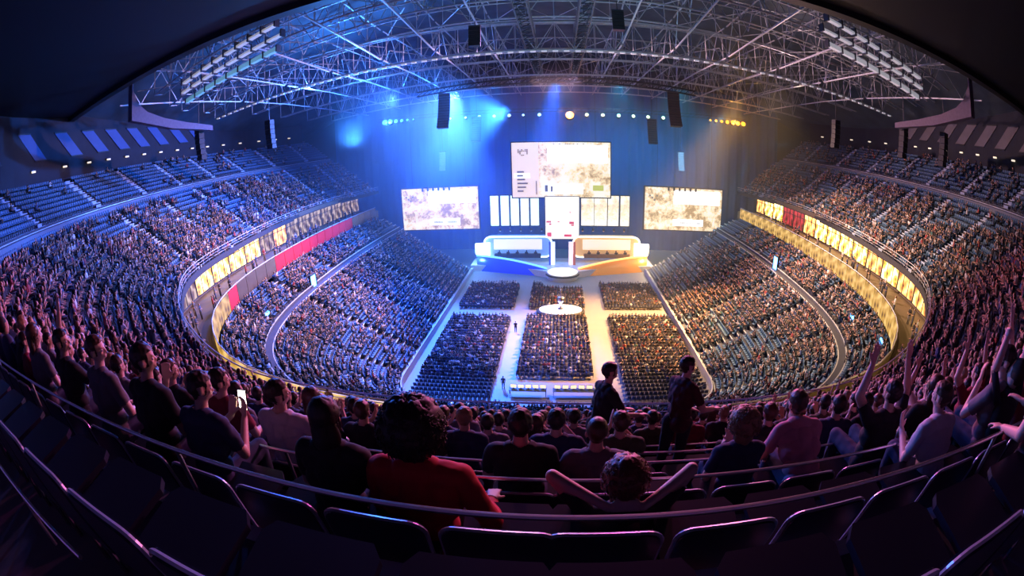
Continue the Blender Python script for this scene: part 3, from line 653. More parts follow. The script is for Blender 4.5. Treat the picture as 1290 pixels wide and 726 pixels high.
for hx, hc, he in ((-26, (.004, .10, .95), 70), (-13, (.004, .19, .75), 90), (0, (.004, .28, .66), 90), (13, (.006, .32, .58), 105), (26, (.015, .32, .46), 90)):
    spot('haze_row_light', (hx, 92, EZ+13), (hx, 104, 6), he*K, hc, 130, .9, 1.2)
spot('haze_teal_right', (34, 88, EZ+7), (16, 100, 12), 110*K, (.03, .30, .62), 110, .9, 1)

# ------------------------------------------------------------------ things on the arena floor
r = empty('round_platform', (.3, 66.3, 0), label='round white table platform in the crossing of the floor aisles', cat='platform')
a = MB(); a.lathe([(3.9, 0), (3.9, .75), (3.7, .9)], n=40, sy=.6); a.build('dark_skirt', BLACK, r)
a = MB(); a.lathe([(3.4, .9), (3.4, 1.05), (3.2, 1.08)], n=40, sy=.6); a.build('lit_top', mat('white_lit_top', (1, 1, 1), .4, emit=.9), r)
a = MB(); a.lathe([(.5, 0), (.5, .1), (.16, .25), (.12, .8), (.5, 1.3), (.55, 2.0), (.1, 2.05)], n=20); a.lathe([(.05, 2.05), (.1, 2.3), (.03, 3.4)], n=10)
a.build('trophy', mat('silver', (.85, .85, .88), .2, 1), None, True, label='tall silver trophy standing on the round white platform', cat='trophy', loc=(.3, 66.3, 1.08))
AUX = mat('cable_ramp_black', (.02, .02, .02), .7)
def desk(x, y, wd, mon, label, warm):
    r = empty('control_desk', (x, y, 0), label=label, cat='desk')
    a = MB(); a.box((-wd/2, -.4, .72), (wd/2, .4, .78)); a.build('desk_top', DARKST, r)
    for s in (-1, 1):
        for t in (-.3, .3): a = MB(); a.box((s*(wd/2-.08)-.03, t-.03, 0), (s*(wd/2-.08)+.03, t+.03, .72)); a.build('leg', DARKST, r)
    for k in range(mon):
        mx = x-wd/2+.5+k*(wd-.9)/max(1, mon-1); q = empty('monitor', (mx, y+.1, .79), .1*(k % 3-1), label='lit monitor standing on the '+label.split(' with ')[0], cat='monitor', group='monitors of the '+label.split(' with ')[0])
        a = MB(); a.box((-.32, -.02, .12), (.32, .02, .52)); a.build('display', mat('monitor_lit_warm', (1, .8, .5), .4, emit=1.25, ecol=(1, .76, .38)) if warm else mat('monitor_lit_cool', (.9, 1, 1), .4, emit=1.3, ecol=(.85, .95, .9)), q)
        a = MB(); a.box((-.35, .02, .09), (.35, .05, .55)); a.box((-.04, 0, 0), (.04, .04, .1)); a.box((-.14, -.1, 0), (.14, .1, .02)); a.build('stand', BLACK, q)
desk(-3.3, 42.3, 4.2, 5, 'mixing desk at the left of the central block with five lit monitors', True)
desk(2.2, 42.3, 5.4, 6, 'mixing desk at the right of the central block with six lit monitors', True)
desk(-9.8, 38.1, 6.0, 6, 'production desk against the near floor barrier with cool white monitors', False)

# ------------------------------------------------------------------ seats: positions
def vnoise(x, y): return mnoise.noise(Vector((x, y, .37)))
SPOTS = []      # (x, y, z, rz, zone, row, filled)
def row_u(s):
    """seat positions along a row of the upper tier"""
    us = []; u = .25
    while u < U1-1.2:
        us.append(u); a, _ = RIM.at(u, s); b, _ = RIM.at(u+.05, s); u += .05*.52/max(1e-4, float(np.hypot(*(b-a))))
    return [-v for v in us[::-1] if v < -U0-1.2]+us
for j, s, z in ROWS+[(20+i, s, z) for i, s, z in UROWS]:
    upper = j >= 20
    for u in row_u(s):
        if in_aisle(u): continue
        c, n_ = RIM.at(u, s+.02)
        if c[1] > 100 and abs(c[0]) < 45 and False: continue
        left = c[0] < 0
        block = int(math.floor((abs(u)-8.2)/9.4))*2+(1 if left else 0)
        q = vnoise(u*.22+(31 if left else 0), j*.35+(50 if upper else 0)); bq = vnoise(block*3.7, 9.1+(5 if upper else 0))
        if upper: p = (.02+(.25 if c[1] > 45 else 0)*max(0, q+.5)) if left else .10+.35*max(0, q+.35)
        elif j < 4 and abs(c[0]) < 9.5: p = 0
        elif c[1] < 22: p = .92
        else:
            p = (.66 if left else .54)+.75*q+.3*bq
            if left and j > 9 and c[1] < 55: p -= .35
            if c[1] > 75: p -= .15
            p -= max(0, j-8)*.02
        rz = math.atan2(-n_[1], -n_[0])-PI/2
        SPOTS.append((float(c[0]), float(c[1]), z, rz, 'upper', j, rng.random() < p))
LAV = [-.93, -.84, -.75, -.66, -.57, -.47, -.37, -.27, -.17, -.06, .06, .17, .27, .37, .47, .57, .66, .75, .84, .93]
fine = np.linspace(-.985, .985, 1400)
for i, (f, z) in enumerate(LROW):
    if i == 16: continue
    P = np.array([lower_at(f, v) for v in fine]); d = np.gradient(P, axis=0); L_ = np.concatenate([[0], np.cumsum(np.linalg.norm(np.diff(P, axis=0), axis=1))])
    for t in np.arange(.3, L_[-1], .52):
        v = np.interp(t, L_, fine)
        c = (np.interp(t, L_, P[:, 0]), np.interp(t, L_, P[:, 1])); dx = np.interp(t, L_, d[:, 0]); dy = np.interp(t, L_, d[:, 1])
        # aisle every ~8.5 m measured on the floor side
        vi = min(abs(v-q) for q in LAV)
        if vi*(L_[-1]/2) < .55: continue
        if c[1] < 26 and abs(c[0]) < 16: continue
        left = c[0] < 0; q = vnoise(v*14, i*.3+70)
        p = .86+.5*q
        if c[1] > 72: p -= .0 if left else .45
        if c[1] > 80: p -= .45
        if i > 16: p -= .12
        if c[1] < 50 and abs(c[0]) < 26: p -= .42
        rz = math.atan2(dy, dx)
        SPOTS.append((float(c[0]), float(c[1]), z, rz, 'lower', i, rng.random() < p))
for (x0, x1) in ((-16.8, -7.2), (-5.0, 4.6), (7.7, 17.6)):
    ys = list(np.arange(41.0, 64.0, .88))+list(np.arange(68.8, 80.6, .88))
    for k, y in enumerate(ys):
        for x in np.arange(x0+.25, x1, .52):
            if y > 78 and abs(x-.7) < 3.5: continue
            p = .95 if y > 53 else .55+.06*(y-45)
            if y < 45: p = .03
            if abs(x) < 5.4 and y < 46: continue
            SPOTS.append((float(x), float(y), 0.0, 0.0, 'floor', k, rng.random() < p))

for side in (-1, 1):
    for u in np.arange(12, 92, .8):
        if rng.random() < .45:
            c, n_ = SUI.at(side*(u+rng.uniform(-.3, .3)), rng.uniform(.5, 3.2)); SPOTS.append((float(c[0]), float(c[1]), TERR, math.atan2(-n_[1], -n_[0])-PI/2, 'terrace', 0, True))
# low detail seats and far spectators, each a single uncountable mass
def tri_arrays(mb_):
    fs = []
    for f in mb_.f:
        for k in range(1, len(f)-1): fs.append((f[0], f[k], f[k+1]))
    return np.array(mb_.v, float), np.array(fs, int)
def instance_mesh(name, protos, picks, xf, mats, colors=None, mat_idx=None):
    """protos: list of (V, F, tagcolors index); picks: proto index per item; xf: (n,5) x y z rz scale"""
    Vs, Fs, Cs = [], [], []; base = 0
    xf = np.array(xf)
    for pi, (V, F, T) in enumerate(protos):
        sel = np.where(np.array(picks) == pi)[0]
        if not len(sel): continue
        X = xf[sel]; c, s = np.cos(X[:, 3]), np.sin(X[:, 3])
        x = V[None, :, 0]*X[:, 4:5]; y = V[None, :, 1]*X[:, 4:5]; z = V[None, :, 2]*X[:, 4:5]
        W = np.stack([x*c[:, None]-y*s[:, None]+X[:, 0:1], x*s[:, None]+y*c[:, None]+X[:, 1:2], z+X[:, 2:3]], 2)
        Vs.append(W.reshape(-1, 3)); Fs.append((F[None]+(np.arange(len(sel))*len(V))[:, None, None]).reshape(-1, 3)+base)
        if colors is not None: Cs.append(colors[sel][:, T].reshape(-1, 4))
        base += len(sel)*len(V)
    V = np.concatenate(Vs); F = np.concatenate(Fs)
    me = bpy.data.meshes.new(name); me.vertices.add(len(V)); me.vertices.foreach_set('co', V.ravel().astype(np.float32))
    me.loops.add(len(F)*3); me.loops.foreach_set('vertex_index', F.ravel().astype(np.int32))
    me.polygons.add(len(F)); me.polygons.foreach_set('loop_start', (np.arange(len(F))*3).astype(np.int32)); me.polygons.foreach_set('loop_total', np.full(len(F), 3, np.int32))
    for m in mats: me.materials.append(m)
    if colors is not None:
        ca = me.color_attributes.new('dye', 'FLOAT_COLOR', 'POINT'); ca.data.foreach_set('color', np.concatenate(Cs).ravel().astype(np.float32))
    me.update(calc_edges=True); return me
a = MB()
a.prism([(-.25, -.30, .80), (-.23, -.31, .83), (.23, -.31, .83), (.25, -.30, .80), (.24, -.22, .42), (-.24, -.22, .42)], (0, .045, 0)); a.box((-.21, -.22, .40), (.21, .20, .45)); a.box((-.04, -.22, 0), (.04, -.14, .42))
FARSEAT = tri_arrays(a)
a = MB(); a.box((-.21, -.24, .46), (.21, -.2, .85)); a.box((-.21, -.22, .43), (.21, .2, .46)); a.box((-.2, -.22, 0), (-.17, -.19, .44)); a.box((.17, -.22, 0), (.2, -.19, .44)); a.box((-.2, .16, 0), (-.17, .19, .44)); a.box((.17, .16, 0), (.2, .19, .44))
FLSEAT = tri_arrays(a)
def bank(parts):
    V = []; F = []; T = []; b = 0
    for m_, tag in parts:
        v, f = tri_arrays(m_); V.append(v); F.append(f+b); T += [tag]*len(v); b += len(v)
    return np.concatenate(V), np.concatenate(F), np.array(T)
def ell(mb_, c, r, n=7, k=5):
    mb_.lathe([(math.sin(PI*(i+.001)/k)*1.0+.001, -math.cos(PI*i/k)) for i in range(k+1)], (0, 0, 0), n)
    st = len(mb_.v)-(k+1)*n
    for i in range(st, len(mb_.v)): v = mb_.v[i]; mb_.v[i] = (c[0]+v[0]*r[0], c[1]+v[1]*r[1], c[2]+v[2]*r[2])
def far_person(arms, lean=0., stand=False, long_hair=False):
    dz = .45 if stand else 0
    sk, sh, hr, tr_ = MB(), MB(), MB(), MB()
    L = lambda x, y, z: (x, y+lean*(z-.5), z+dz)
    for z, rx, ry in (): pass
    rg = [(.44, .17, .12), (.65, .15, .11), (.88, .19, .12), (1.0, .20, .10), (1.06, .07, .06)]
    n = 8; vs = []
    for z, rx, ry in rg:
        for k in range(n): vs.append(L(rx*math.cos(2*PI*k/n), ry*math.sin(2*PI*k/n), z))
    sh.add(vs, [(i*n+k, i*n+(k+1) % n, (i+1)*n+(k+1) % n, (i+1)*n+k) for i in range(4) for k in range(n)]+[tuple(4*n+k for k in range(n))])
    ell(sk, L(0, .02, 1.17), (.075, .095, .12)); ell(hr, (L(0, -.012, 1.2)), (.088, .098, .112))
    if long_hair: ell(hr, L(0, -.06, 1.08), (.09, .06, .17), 6, 4)
    for s in (-1, 1):
        A = L(s*.2, 0, .97)
        if arms == 'lap': E, H = L(s*.24, .04, .70), L(s*.1, .30, .62)
        elif arms == 'clap': E, H = L(s*.25, .16, .78), L(s*.03, .36, .98)
        elif arms == 'up': E, H = L(s*.30, .10, 1.18), L(s*.22, .12, 1.46)
        else: E, H = L(s*.22, .12, .72), L(s*.06, .22, 1.02)
        sh.tube([A, E], [.055, .045], 4); sk.tube([E, H], [.042, .03], 4); ell(sk, H, (.042, .05, .05), 5, 3)
        if stand: tr_.tube([(s*.09, 0, .92), (s*.1, .02, .02)], [.1, .06], 5)
        else: tr_.tube([(s*.09, 0, .50), (s*.11, .44, .50), (s*.11, .42, .05)], [.09, .07, .05], 5)
    return bank([(sh, 0), (sk, 1), (hr, 2), (tr_, 3)])
FARP = [far_person('lap'), far_person('clap', .1), far_person('lap', .25), far_person('up'), far_person('chin', .15), far_person('lap', 0, False, True), far_person('clap', .2, False, True), far_person('lap', 0, True)]
CR_ = bpy.data.materials.new('crowd_dyes'); CR_.use_nodes = True; nt = CR_.node_tree
at_ = nt.nodes.new('ShaderNodeAttribute'); at_.attribute_name = 'dye'; nt.links.new(at_.outputs['Color'], nt.nodes['Principled BSDF'].inputs['Base Color']); nt.nodes['Principled BSDF'].inputs['Roughness'].default_value = .8
CLO = np.array([(.02, .02, .025), (.03, .04, .09), (.12, .12, .13), (.45, .45, .47), (.30, .05, .05), (.05, .09, .22), (.07, .07, .09), (.75, .74, .72), (.18, .13, .10), (.05, .14, .12)]); CLP = [.34, .18, .08, .05, .05, .10, .11, .04, .03, .02]
HAI = np.array([(.015, .01, .008), (.05, .03, .018), (.14, .08, .04), (.35, .24, .12)]); HAP = [.45, .32, .15, .08]
SKN = np.array([(.66, .42, .32), (.58, .36, .26), (.75, .52, .42), (.35, .2, .13)]); SKP = [.4, .25, .28, .07]

# ------------------------------------------------------------------ detailed people
def tcap(bm, p0, p1, r0, r1, seg=10, sx=1.0):
    p0, p1 = Vector(p0), Vector(p1); d = p1-p0; L = max(d.length, 1e-5); z = d/L
    up = Vector((1, 0, 0)) if abs(z.x) < .8 else Vector((0, 1, 0)); u = (up-z*up.dot(z)).normalized(); v = z.cross(u)
    prof = [(r0*math.cos(t), -r0*math.sin(t)) for t in (1.45, 1.0, .5)]+[(r0, 0), (r1, L)]+[(r1*math.cos(t), L+r1*math.sin(t)) for t in (.5, 1.0, 1.45)]
    vs = []
    for r, h in prof:
        vs.append([bm.verts.new(p0+z*h+u*(r*sx*math.cos(2*PI*k/seg))+v*(r*math.sin(2*PI*k/seg))) for k in range(seg)])
    for i in range(len(prof)-1):
        for k in range(seg): bm.faces.new((vs[i][k], vs[i][(k+1) % seg], vs[i+1][(k+1) % seg], vs[i+1][k]))
    bm.faces.new(vs[0][::-1]); bm.faces.new(vs[-1])
def bell(bm, M, r, seg=14, rings=9):
    vs = []
    for i in range(1, rings):
        t = PI*i/rings; vs.append([bm.verts.new(M @ Vector((r[0]*math.sin(t)*math.cos(2*PI*k/seg), r[1]*math.sin(t)*math.sin(2*PI*k/seg), r[2]*math.cos(t)))) for k in range(seg)])
    a = bm.verts.new(M @ Vector((0, 0, r[2]))); b = bm.verts.new(M @ Vector((0, 0, -r[2])))
    for i in range(rings-2):
        for k in range(seg): bm.faces.new((vs[i][k], vs[i+1][k], vs[i+1][(k+1) % seg], vs[i][(k+1) % seg]))
    for k in range(seg): bm.faces.new((a, vs[0][k], vs[0][(k+1) % seg])); bm.faces.new((b, vs[-1][(k+1) % seg], vs[-1][k]))
def rotx(a): return Matrix.Rotation(a, 4, 'X')
def rotz(a): return Matrix.Rotation(a, 4, 'Z')
def roty(a): return Matrix.Rotation(a, 4, 'Y')
def hand_caps(W, d, palm_n, side, curl):
    """palm and five fingers; W wrist, d pointing direction, palm_n palm normal, side +1 thumb towards cross(d, n)"""
    d = d.normalized(); n = (palm_n-d*palm_n.dot(d)).normalized(); x = d.cross(n)*side
    caps = []
    for k, off in enumerate((-.027, -.009, .009, .027)):
        caps.append(('hand', W+x*off*.7+d*.01, W+x*off+d*.082, .0135, .0125))
    for k, (off, ln) in enumerate(((-.030, .060), (-.010, .074), (.010, .080), (.030, .070))):
        b = W+x*off+d*.085; q = d
        for seg_, fr in enumerate((.45, .32, .25)):
            ang = curl*(.5+.4*seg_); q = (q*math.cos(ang*.6)+n*math.sin(ang*.6)).normalized()
            q = (q+x*off*(3 if seg_ == 0 else 0)).normalized()
            e = b+q*ln*fr; caps.append(('hand', b, e, .0092-.0008*seg_, .0088-.001*seg_)); b = e
    t0 = W+x*.022+d*.018; t1 = t0+(x*.8+d*.75+n*.25).normalized()*.042; t2 = t1+(x*.3+d*1+n*.3).normalized()*.032
    caps += [('hand', t0, t1, .0125, .0105), ('hand', t1, t2, .0100, .0085)]
    return caps
def figure(P):
    """P: pose dict. Returns (capsules, head matrix). Hip at the origin in x,y; floor at z = 0; facing +Y"""
    st = P.get('stand', False); hz = .93 if st else .50; lean = P.get('lean', .05); side = P.get('side', 0); tw = P.get('twist', 0)
    T = Matrix.Translation((0, 0, hz)) @ rotx(-lean) @ roty(side) @ rotz(tw)
    w = P.get('w', 1.0); c = []
    def V(x, y, z): return T @ Vector((x, y, z))
    c += [('pelvis', V(-.07*w, -.01, .0), V(.07*w, -.01, .0), .115*w, .115*w), ('torso', V(-.055*w, 0, .12), V(.055*w, 0, .12), .105*w, .105*w),
          ('torso', V(-.075*w, .0, .28), V(.075*w, .0, .28), .112*w, .112*w), ('torso', V(-.095*w, .0, .38), V(.095*w, .0, .38), .095*w, .095*w), ('torso', V(0, 0, .05), V(0, 0, .36), .115*w, .12*w),
          ('torso', V(-.155*w, -.01, .455), V(.155*w, -.01, .455), .058, .058), ('torso', V(-.05, -.015, .47), V(.05, -.015, .47), .07, .07),
          ('neck', V(0, -.01, .46), V(0, .012+.03*lean, .575), .058, .052)]
    HM = T @ Matrix.Translation((0, .012, .585)) @ rotx(lean*.7+P.get('nod', 0)*-1) @ rotz(P.get('turn', 0)) @ roty(P.get('tilt', 0))
    legs = P.get('legs')
    for i, s in enumerate((-1, 1)):
        a = P['arms'][i]; S = V(s*.185*w, 0, .44)
        E_ = V(*a[0]) if len(a[0]) == 3 else None; H = V(*a[1])
        c += [('uparm', S, E_, .054*w, .043*w), ('forearm', E_, H, .042*w, .028)]
        d = (H-E_).normalized() if a[2] is None else (T.to_3x3() @ Vector(a[2])).normalized()
        n = T.to_3x3() @ Vector(a[3]); c += hand_caps(H+d*.01, d, n, a[5] if len(a) > 5 else (1 if s < 0 else -1), a[4])
        hip = Vector((s*.09, 0, hz))
        if legs: kn, an = Vector(legs[i][0]), Vector(legs[i][1])
        elif st: kn, an = Vector((s*.10, .05, .50)), Vector((s*.11, 0, .09))
        else: kn, an = Vector((s*.13, .43, .50)), Vector((s*.13, .38, .09))
        c += [('thigh', hip, kn, .088, .062), ('shin', kn, kn*.6+an*.4, .058, .054), ('shin', kn*.6+an*.4, an, .054, .038), ('foot', an+Vector((0, -.03, -.045)), an+Vector((0, .15, -.06)), .042, .034)]
    return c, HM
EYEM = mat('eye_white', (.8, .8, .8), .2)
def build_person(name, P, skin, top, trousers, hair, hairm, voxel=.0095, sleeve='short', **k):
    caps, HM = figure(P); bm = bmesh.new()
    for tag, a_, b_, r0_, r1_ in caps: tcap(bm, a_, b_, r0_, r1_)
    Tm = lambda x, y, z: HM @ Matrix.Translation((x, y, z))
    bell(bm, Tm(0, -.002, .115), (.076, .095, .088)); bell(bm, Tm(0, .018, .065), (.062, .075, .080)); bell(bm, Tm(0, .045, .025), (.036, .036, .032))
    bell(bm, Tm(0, .082, .102), (.050, .016, .012)); bell(bm, Tm(0, .070, .045), (.03, .03, .028))
    for s in (-1, 1):
        bell(bm, Tm(s*.077, -.005, .072) @ rotz(s*.3), (.010, .020, .032)); bell(bm, Tm(s*.034, .066, .063), (.022, .018, .018))
    HI = HM.inverted()
    def hp(x, y, z): return HM @ Vector((x, y, z))
    tcap(bm, hp(0, .088, .092), hp(0, .104, .062), .009, .014); tcap(bm, hp(-.018, .088, .030), hp(.018, .088, .030), .0085, .0085); tcap(bm, hp(-.014, .087, .019), hp(.014, .087, .019), .009, .009)
    me = bpy.data.meshes.new('tmp'); bm.to_mesh(me); bm.free()
    o = bpy.data.objects.new('tmp', me); COL.objects.link(o)
    m1 = o.modifiers.new('r', 'REMESH'); m1.mode = 'VOXEL'; m1.voxel_size = voxel
    m2 = o.modifiers.new('s', 'SMOOTH'); m2.iterations = 3; m2.factor = .5
    bpy.context.view_layer.update()
    body = bpy.data.meshes.new_from_object(o.evaluated_get(bpy.context.evaluated_depsgraph_get())); bpy.data.objects.remove(o); bpy.data.meshes.remove(me)
    n = len(body.vertices); co = np.empty(n*3); body.vertices.foreach_get('co', co); co = co.reshape(-1, 3)
    nr = np.empty(n*3); body.vertices.foreach_get('normal', nr); nr = nr.reshape(-1, 3)
    best = np.full(n, 1e9); tag = np.zeros(n, int); tags = ['pelvis', 'torso', 'neck', 'uparm', 'forearm', 'hand', 'thigh', 'shin', 'foot', 'head']; tpar = np.zeros(n)
    for tg, a_, b_, r0_, r1_ in caps:
        a1, b1 = np.array(a_), np.array(b_); d = b1-a1; L2 = d@d+1e-9; t = np.clip((co-a1)@d/L2, 0, 1); D = np.linalg.norm(co-(a1+t[:, None]*d), axis=1)-(r0_*(1-t)+r1_*t)
        b = D < best; best[b] = D[b]; tag[b] = tags.index(tg); tpar[b] = t[b]
    HIm = np.array(HI); lc = co@HIm[:3, :3].T+HIm[:3, 3]
    D = np.linalg.norm((lc-[0, 0, .09])/[.08, .1, .11], axis=1)-1; b = (D*.08 < best-.01) & (lc[:, 2] > -.03); tag[b] = 9
    body.materials.clear(); body.materials.append(skin); body.polygons.foreach_set('use_smooth', [True]*len(body.polygons))
    root = ob(name, body, **k)
    fi = np.empty(len(body.loops), int); body.loops.foreach_get('vertex_index', fi); ls = np.empty(len(body.polygons), int); body.polygons.foreach_get('loop_start', ls); lt = np.empty(len(body.polygons), int); body.polygons.foreach_get('loop_total', lt)
    polys = [fi[s_:s_+t_] for s_, t_ in zip(ls, lt)]
    def shell(nm, mask, off, m, wob=0, scl=22):
        keep = [p for p in polys if mask[p].all()]
        if not keep: return
        used = np.unique(np.concatenate(keep)); mp = -np.ones(n, int); mp[used] = np.arange(len(used)); oo = off if np.isscalar(off) else off[used][:, None]
        v = co[used]+nr[used]*oo
        if wob: v += nr[used]*np.array([[wob*mnoise.noise(Vector(q)*scl)] for q in v])
        s_ = bpy.data.meshes.new(nm); s_.from_pydata(v.tolist(), [], [tuple(mp[p]) for p in keep]); s_.materials.append(m); s_.polygons.foreach_set('use_smooth', [True]*len(keep)); s_.update()
        return ob(nm, s_, root)
    tn = np.array(tags)[tag]
    up = np.isin(tn, ['torso']) | ((tn == 'pelvis') & (co[:, 2] > (.86 if P.get('stand') else .47))) | ((tn == 'neck') & (tpar < .15))
    up |= (tn == 'uparm') & ((tpar < .72) | (sleeve == 'long')); 
    if sleeve == 'long': up |= (tn == 'forearm') & (tpar < .93)
    shell('shirt', up, .013, top, .008, 14)
    shell('trousers', np.isin(tn, ['thigh', 'shin', 'pelvis']), .011, trousers, .005, 14); shell('shoes', np.isin(tn, ['foot']), .012, BLACK)
    face = (lc[:, 1] > .042) & (lc[:, 2] < .135) | (lc[:, 2] < .045) & (lc[:, 1] > -.02) | (np.abs(lc[:, 0]) > .070) & (lc[:, 2] < .10) & (lc[:, 1] > -.03) | (lc[:, 2] < .0)
    hm = (tn == 'head') & ~face
    if hair == 'short': shell('hair', hm, .009, hairm, .008, 40)
    elif hair == 'cropped': shell('hair', hm, .003, hairm, .002, 60)
    elif hair in ('curly', 'long', 'wavy'):
        h = bmesh.new(); big = {'curly': 1.8, 'long': 1.12, 'wavy': 1.62}[hair]
        bell(h, Tm(0, -.022, .125), (.084*big, .088*big, .088*big), 40, 28)
        if hair == 'long': bell(h, Tm(0, -.075, .0), (.085, .045, .15), 30, 20)
        if hair == 'wavy': bell(h, Tm(0, -.06, .04), (.095, .06, .11), 30, 20)
        if hair == 'curly': bell(h, Tm(0, -.05, .06), (.088, .07, .09), 30, 20)
        amp = {'curly': .022, 'long': .006, 'wavy': .014}[hair]
        for v in h.verts:
            q = HI @ v.co; c_ = Vector((0, -.03, .10)); dr = (v.co-(HM @ c_)).normalized()
            v.co += dr*amp*(mnoise.noise(v.co*26)+.7*mnoise.noise(v.co*60))
        # loose locks
        hr_ = random.Random(len(name)+int(hz_seed(P)*100))
        for _ in range({'curly': 420, 'long': 120, 'wavy': 320}[hair]):
            th, ph = hr_.uniform(0, 2*PI), math.acos(hr_.uniform(-.45, 1)); dv = Vector((math.sin(ph)*math.cos(th), math.sin(ph)*math.sin(th), math.cos(ph)))
            if dv.y > .55 and dv.z < .5: continue
            bp = Vector((0, -.022, .125))+Vector((dv.x*.084*big, dv.y*.088*big, dv.z*.088*big))*.97; pts = []
            ax = dv.cross(Vector((hr_.uniform(-1, 1), hr_.uniform(-1, 1), hr_.uniform(-1, 1)))).normalized(); ay = dv.cross(ax); rr_ = hr_.uniform(.006, .011) if hair != 'long' else .003
            dn = Vector((0, 0, -1)) if hair == 'long' else dv*.6+Vector((0, 0, -.5))
            for q in range(6): pts.append(HM @ (bp+dn*(.006*q if hair != 'long' else .02*q)+ax*rr_*math.cos(q*1.5)+ay*rr_*math.sin(q*1.5)))
            for q in range(5): tcap(h, pts[q], pts[q+1], .0032, .0028, 4)
        me2 = bpy.data.meshes.new('hair'); h.to_mesh(me2); h.free(); me2.materials.append(hairm); me2.polygons.foreach_set('use_smooth', [True]*len(me2.polygons)); ob('hair', me2, root)
    for s in (-1, 1):
        h = bmesh.new(); bell(h, Tm(s*.031, .0765, .080), (.0125, .0125, .011), 10, 8); me3 = bpy.data.meshes.new('eye'); h.to_mesh(me3); h.free(); me3.materials.append(EYEM)
        me3.materials.append(BLACK); HIr = HI.to_3x3()
        for p in me3.polygons: p.use_smooth = True; p.material_index = 1 if (HI @ p.center).y > .0865 else 0
        ob('eye', me3, root)
    return root
def hz_seed(P): return P.get('lean', .05)+P.get('turn', 0)+3
def skin_mat(name, c):
    m = mat(name, c, .5, var=.08, scale=30); m.node_tree.nodes['Principled BSDF'].inputs['Subsurface Weight'].default_value = .0; return m
SK1 = skin_mat('skin_light', (.68, .44, .34)); SK2 = skin_mat('skin_tan', (.56, .35, .25)); SK3 = skin_mat('skin_pale', (.76, .54, .45))
HD = mat('hair_dark', (.02, .012, .01), .5, var=.3, scale=60); HB = mat('hair_brown', (.07, .035, .02), .45, var=.3, scale=60); HR = mat('hair_auburn', (.16, .045, .03), .45, var=.4, scale=60); HG = mat('hair_fair', (.32, .2, .1), .5, var=.3, scale=60)
def cloth(name, c): return mat(name, c, .85, var=.15, scale=18, bump=.15)
CB = cloth('cloth_black', (.015, .015, .02)); CN = cloth('cloth_navy', (.03, .04, .10)); CG = cloth('cloth_grey', (.16, .16, .18)); CW = cloth('cloth_pale', (.62, .60, .64)); CRD = cloth('cloth_red', (.55, .02, .03)); CM = cloth('cloth_maroon', (.22, .02, .04)); CP = cloth('cloth_pink_lit', (.65, .3, .38)); CJ = cloth('denim', (.04, .06, .12)); CO = cloth('cloth_olive', (.09, .09, .05))
# arms: (elbow, wrist, hand direction, palm normal, curl) in torso space, hips at z = 0
LAPL = ((-.25, .06, .18), (-.12, .27, .10), (.3, .9, -.2), (0, 0, -1), .6); LAPR = ((.25, .06, .18), (.12, .27, .10), (-.3, .9, -.2), (0, 0, -1), .6)
CLL = ((-.27, .16, .24), (-.05, .34, .42), (.15, .5, .85), (1, 0, 0), .15); CLR = ((.27, .16, .24), (.05, .34, .42), (-.15, .5, .85), (-1, 0, 0), .15)
UPL = ((-.32, .12, .62), (-.24, .16, .88), (.1, .1, 1), (0, 1, 0), .2); UPR = ((.32, .12, .62), (.24, .16, .88), (-.1, .1, 1), (0, 1, 0), .2)
CHL = ((-.2, .2, .20), (-.05, .22, .44), (.2, .1, 1), (.6, -.6, 0), 1.0); CHR = ((.2, .2, .20), (.05, .22, .44), (-.2, .1, 1), (-.6, -.6, 0), 1.0)
PHL = ((-.22, .14, .18), (-.07, .38, .34), (.1, .3, .9), (.3, -.9, 0), .8); PHR = ((.22, .14, .18), (.07, .38, .34), (-.1, .3, .9), (-.3, -.9, 0), .8)
HNL = ((-.42, .0, .70), (-.10, -.12, .545), (1, .1, .05), (0, 1, 0), .35); HNR = ((.40, .0, .72), (.10, -.12, .545), (-1, .1, .05), (0, 1, 0), .35)
def row_y(j): return RIM.at(0, .6+PITCH*j)[0][1]
def tread(j): return EZ-drop(j)
HEROES = []     # (row, x, clear radius)
def hero(j, x, P, label, skin=SK1, top=CB, tr_=CJ, hair='short', hm=HD, sc_=1.0, dy=0, rz=0, dz=0, sleeve='short', voxel=.0095, clear=.5):
    o = build_person('person', P, skin, top, tr_, hair, hm, voxel, sleeve, label=label, cat='person')
    o.location = (x, row_y(j)+dy, tread(j)+dz); o.rotation_euler = (0, 0, rz); o.scale = (sc_,)*3
    HEROES.append((x, row_y(j)+dy, clear)); return o
hero(13, -.64, dict(lean=.16, arms=(LAPL, ((.34, .02, .16), (.30, .28, .10), (0, .9, -.1), (0, 0, -1), .5)), w=1.08), 'person with big curly dark hair in a bright red shirt, seen from behind', top=CRD, hair='curly', dy=-.02, dz=-.17, voxel=.008, sleeve='long', clear=.55)
hero(13, .36, dict(lean=.42, nod=.1, arms=(HNL, HNR)), 'person with curly auburn hair, both hands behind the neck and elbows out', skin=SK3, top=CB, hair='wavy', hm=HR, sc_=.88, dy=-.03, dz=-.36, voxel=.007, clear=.62)
hero(12, -.23, dict(lean=.05, arms=(LAPL, LAPR)), 'dark-haired person in black sitting just right of the red-shirted one, one row lower', top=CB, sc_=.97, dz=-.04, clear=.42)
hero(12, .27, dict(lean=.12, arms=(LAPL, LAPR)), 'person with a cropped round head beyond the auburn-haired one', top=CG, hair='cropped', hm=HB, sc_=.93, dz=-.07, clear=.42)
hero(11, .0, dict(lean=.05, arms=(LAPL, CLR)), 'person in a navy top between the two rounder heads, one row farther', top=CN, sc_=.97, clear=.4)
hero(11, .56, dict(lean=.05, turn=.3, arms=(CLL, CLR)), 'person in an olive top clapping just left of the nearer standing silhouette', top=CO, hm=HB, sc_=.95, clear=.4)
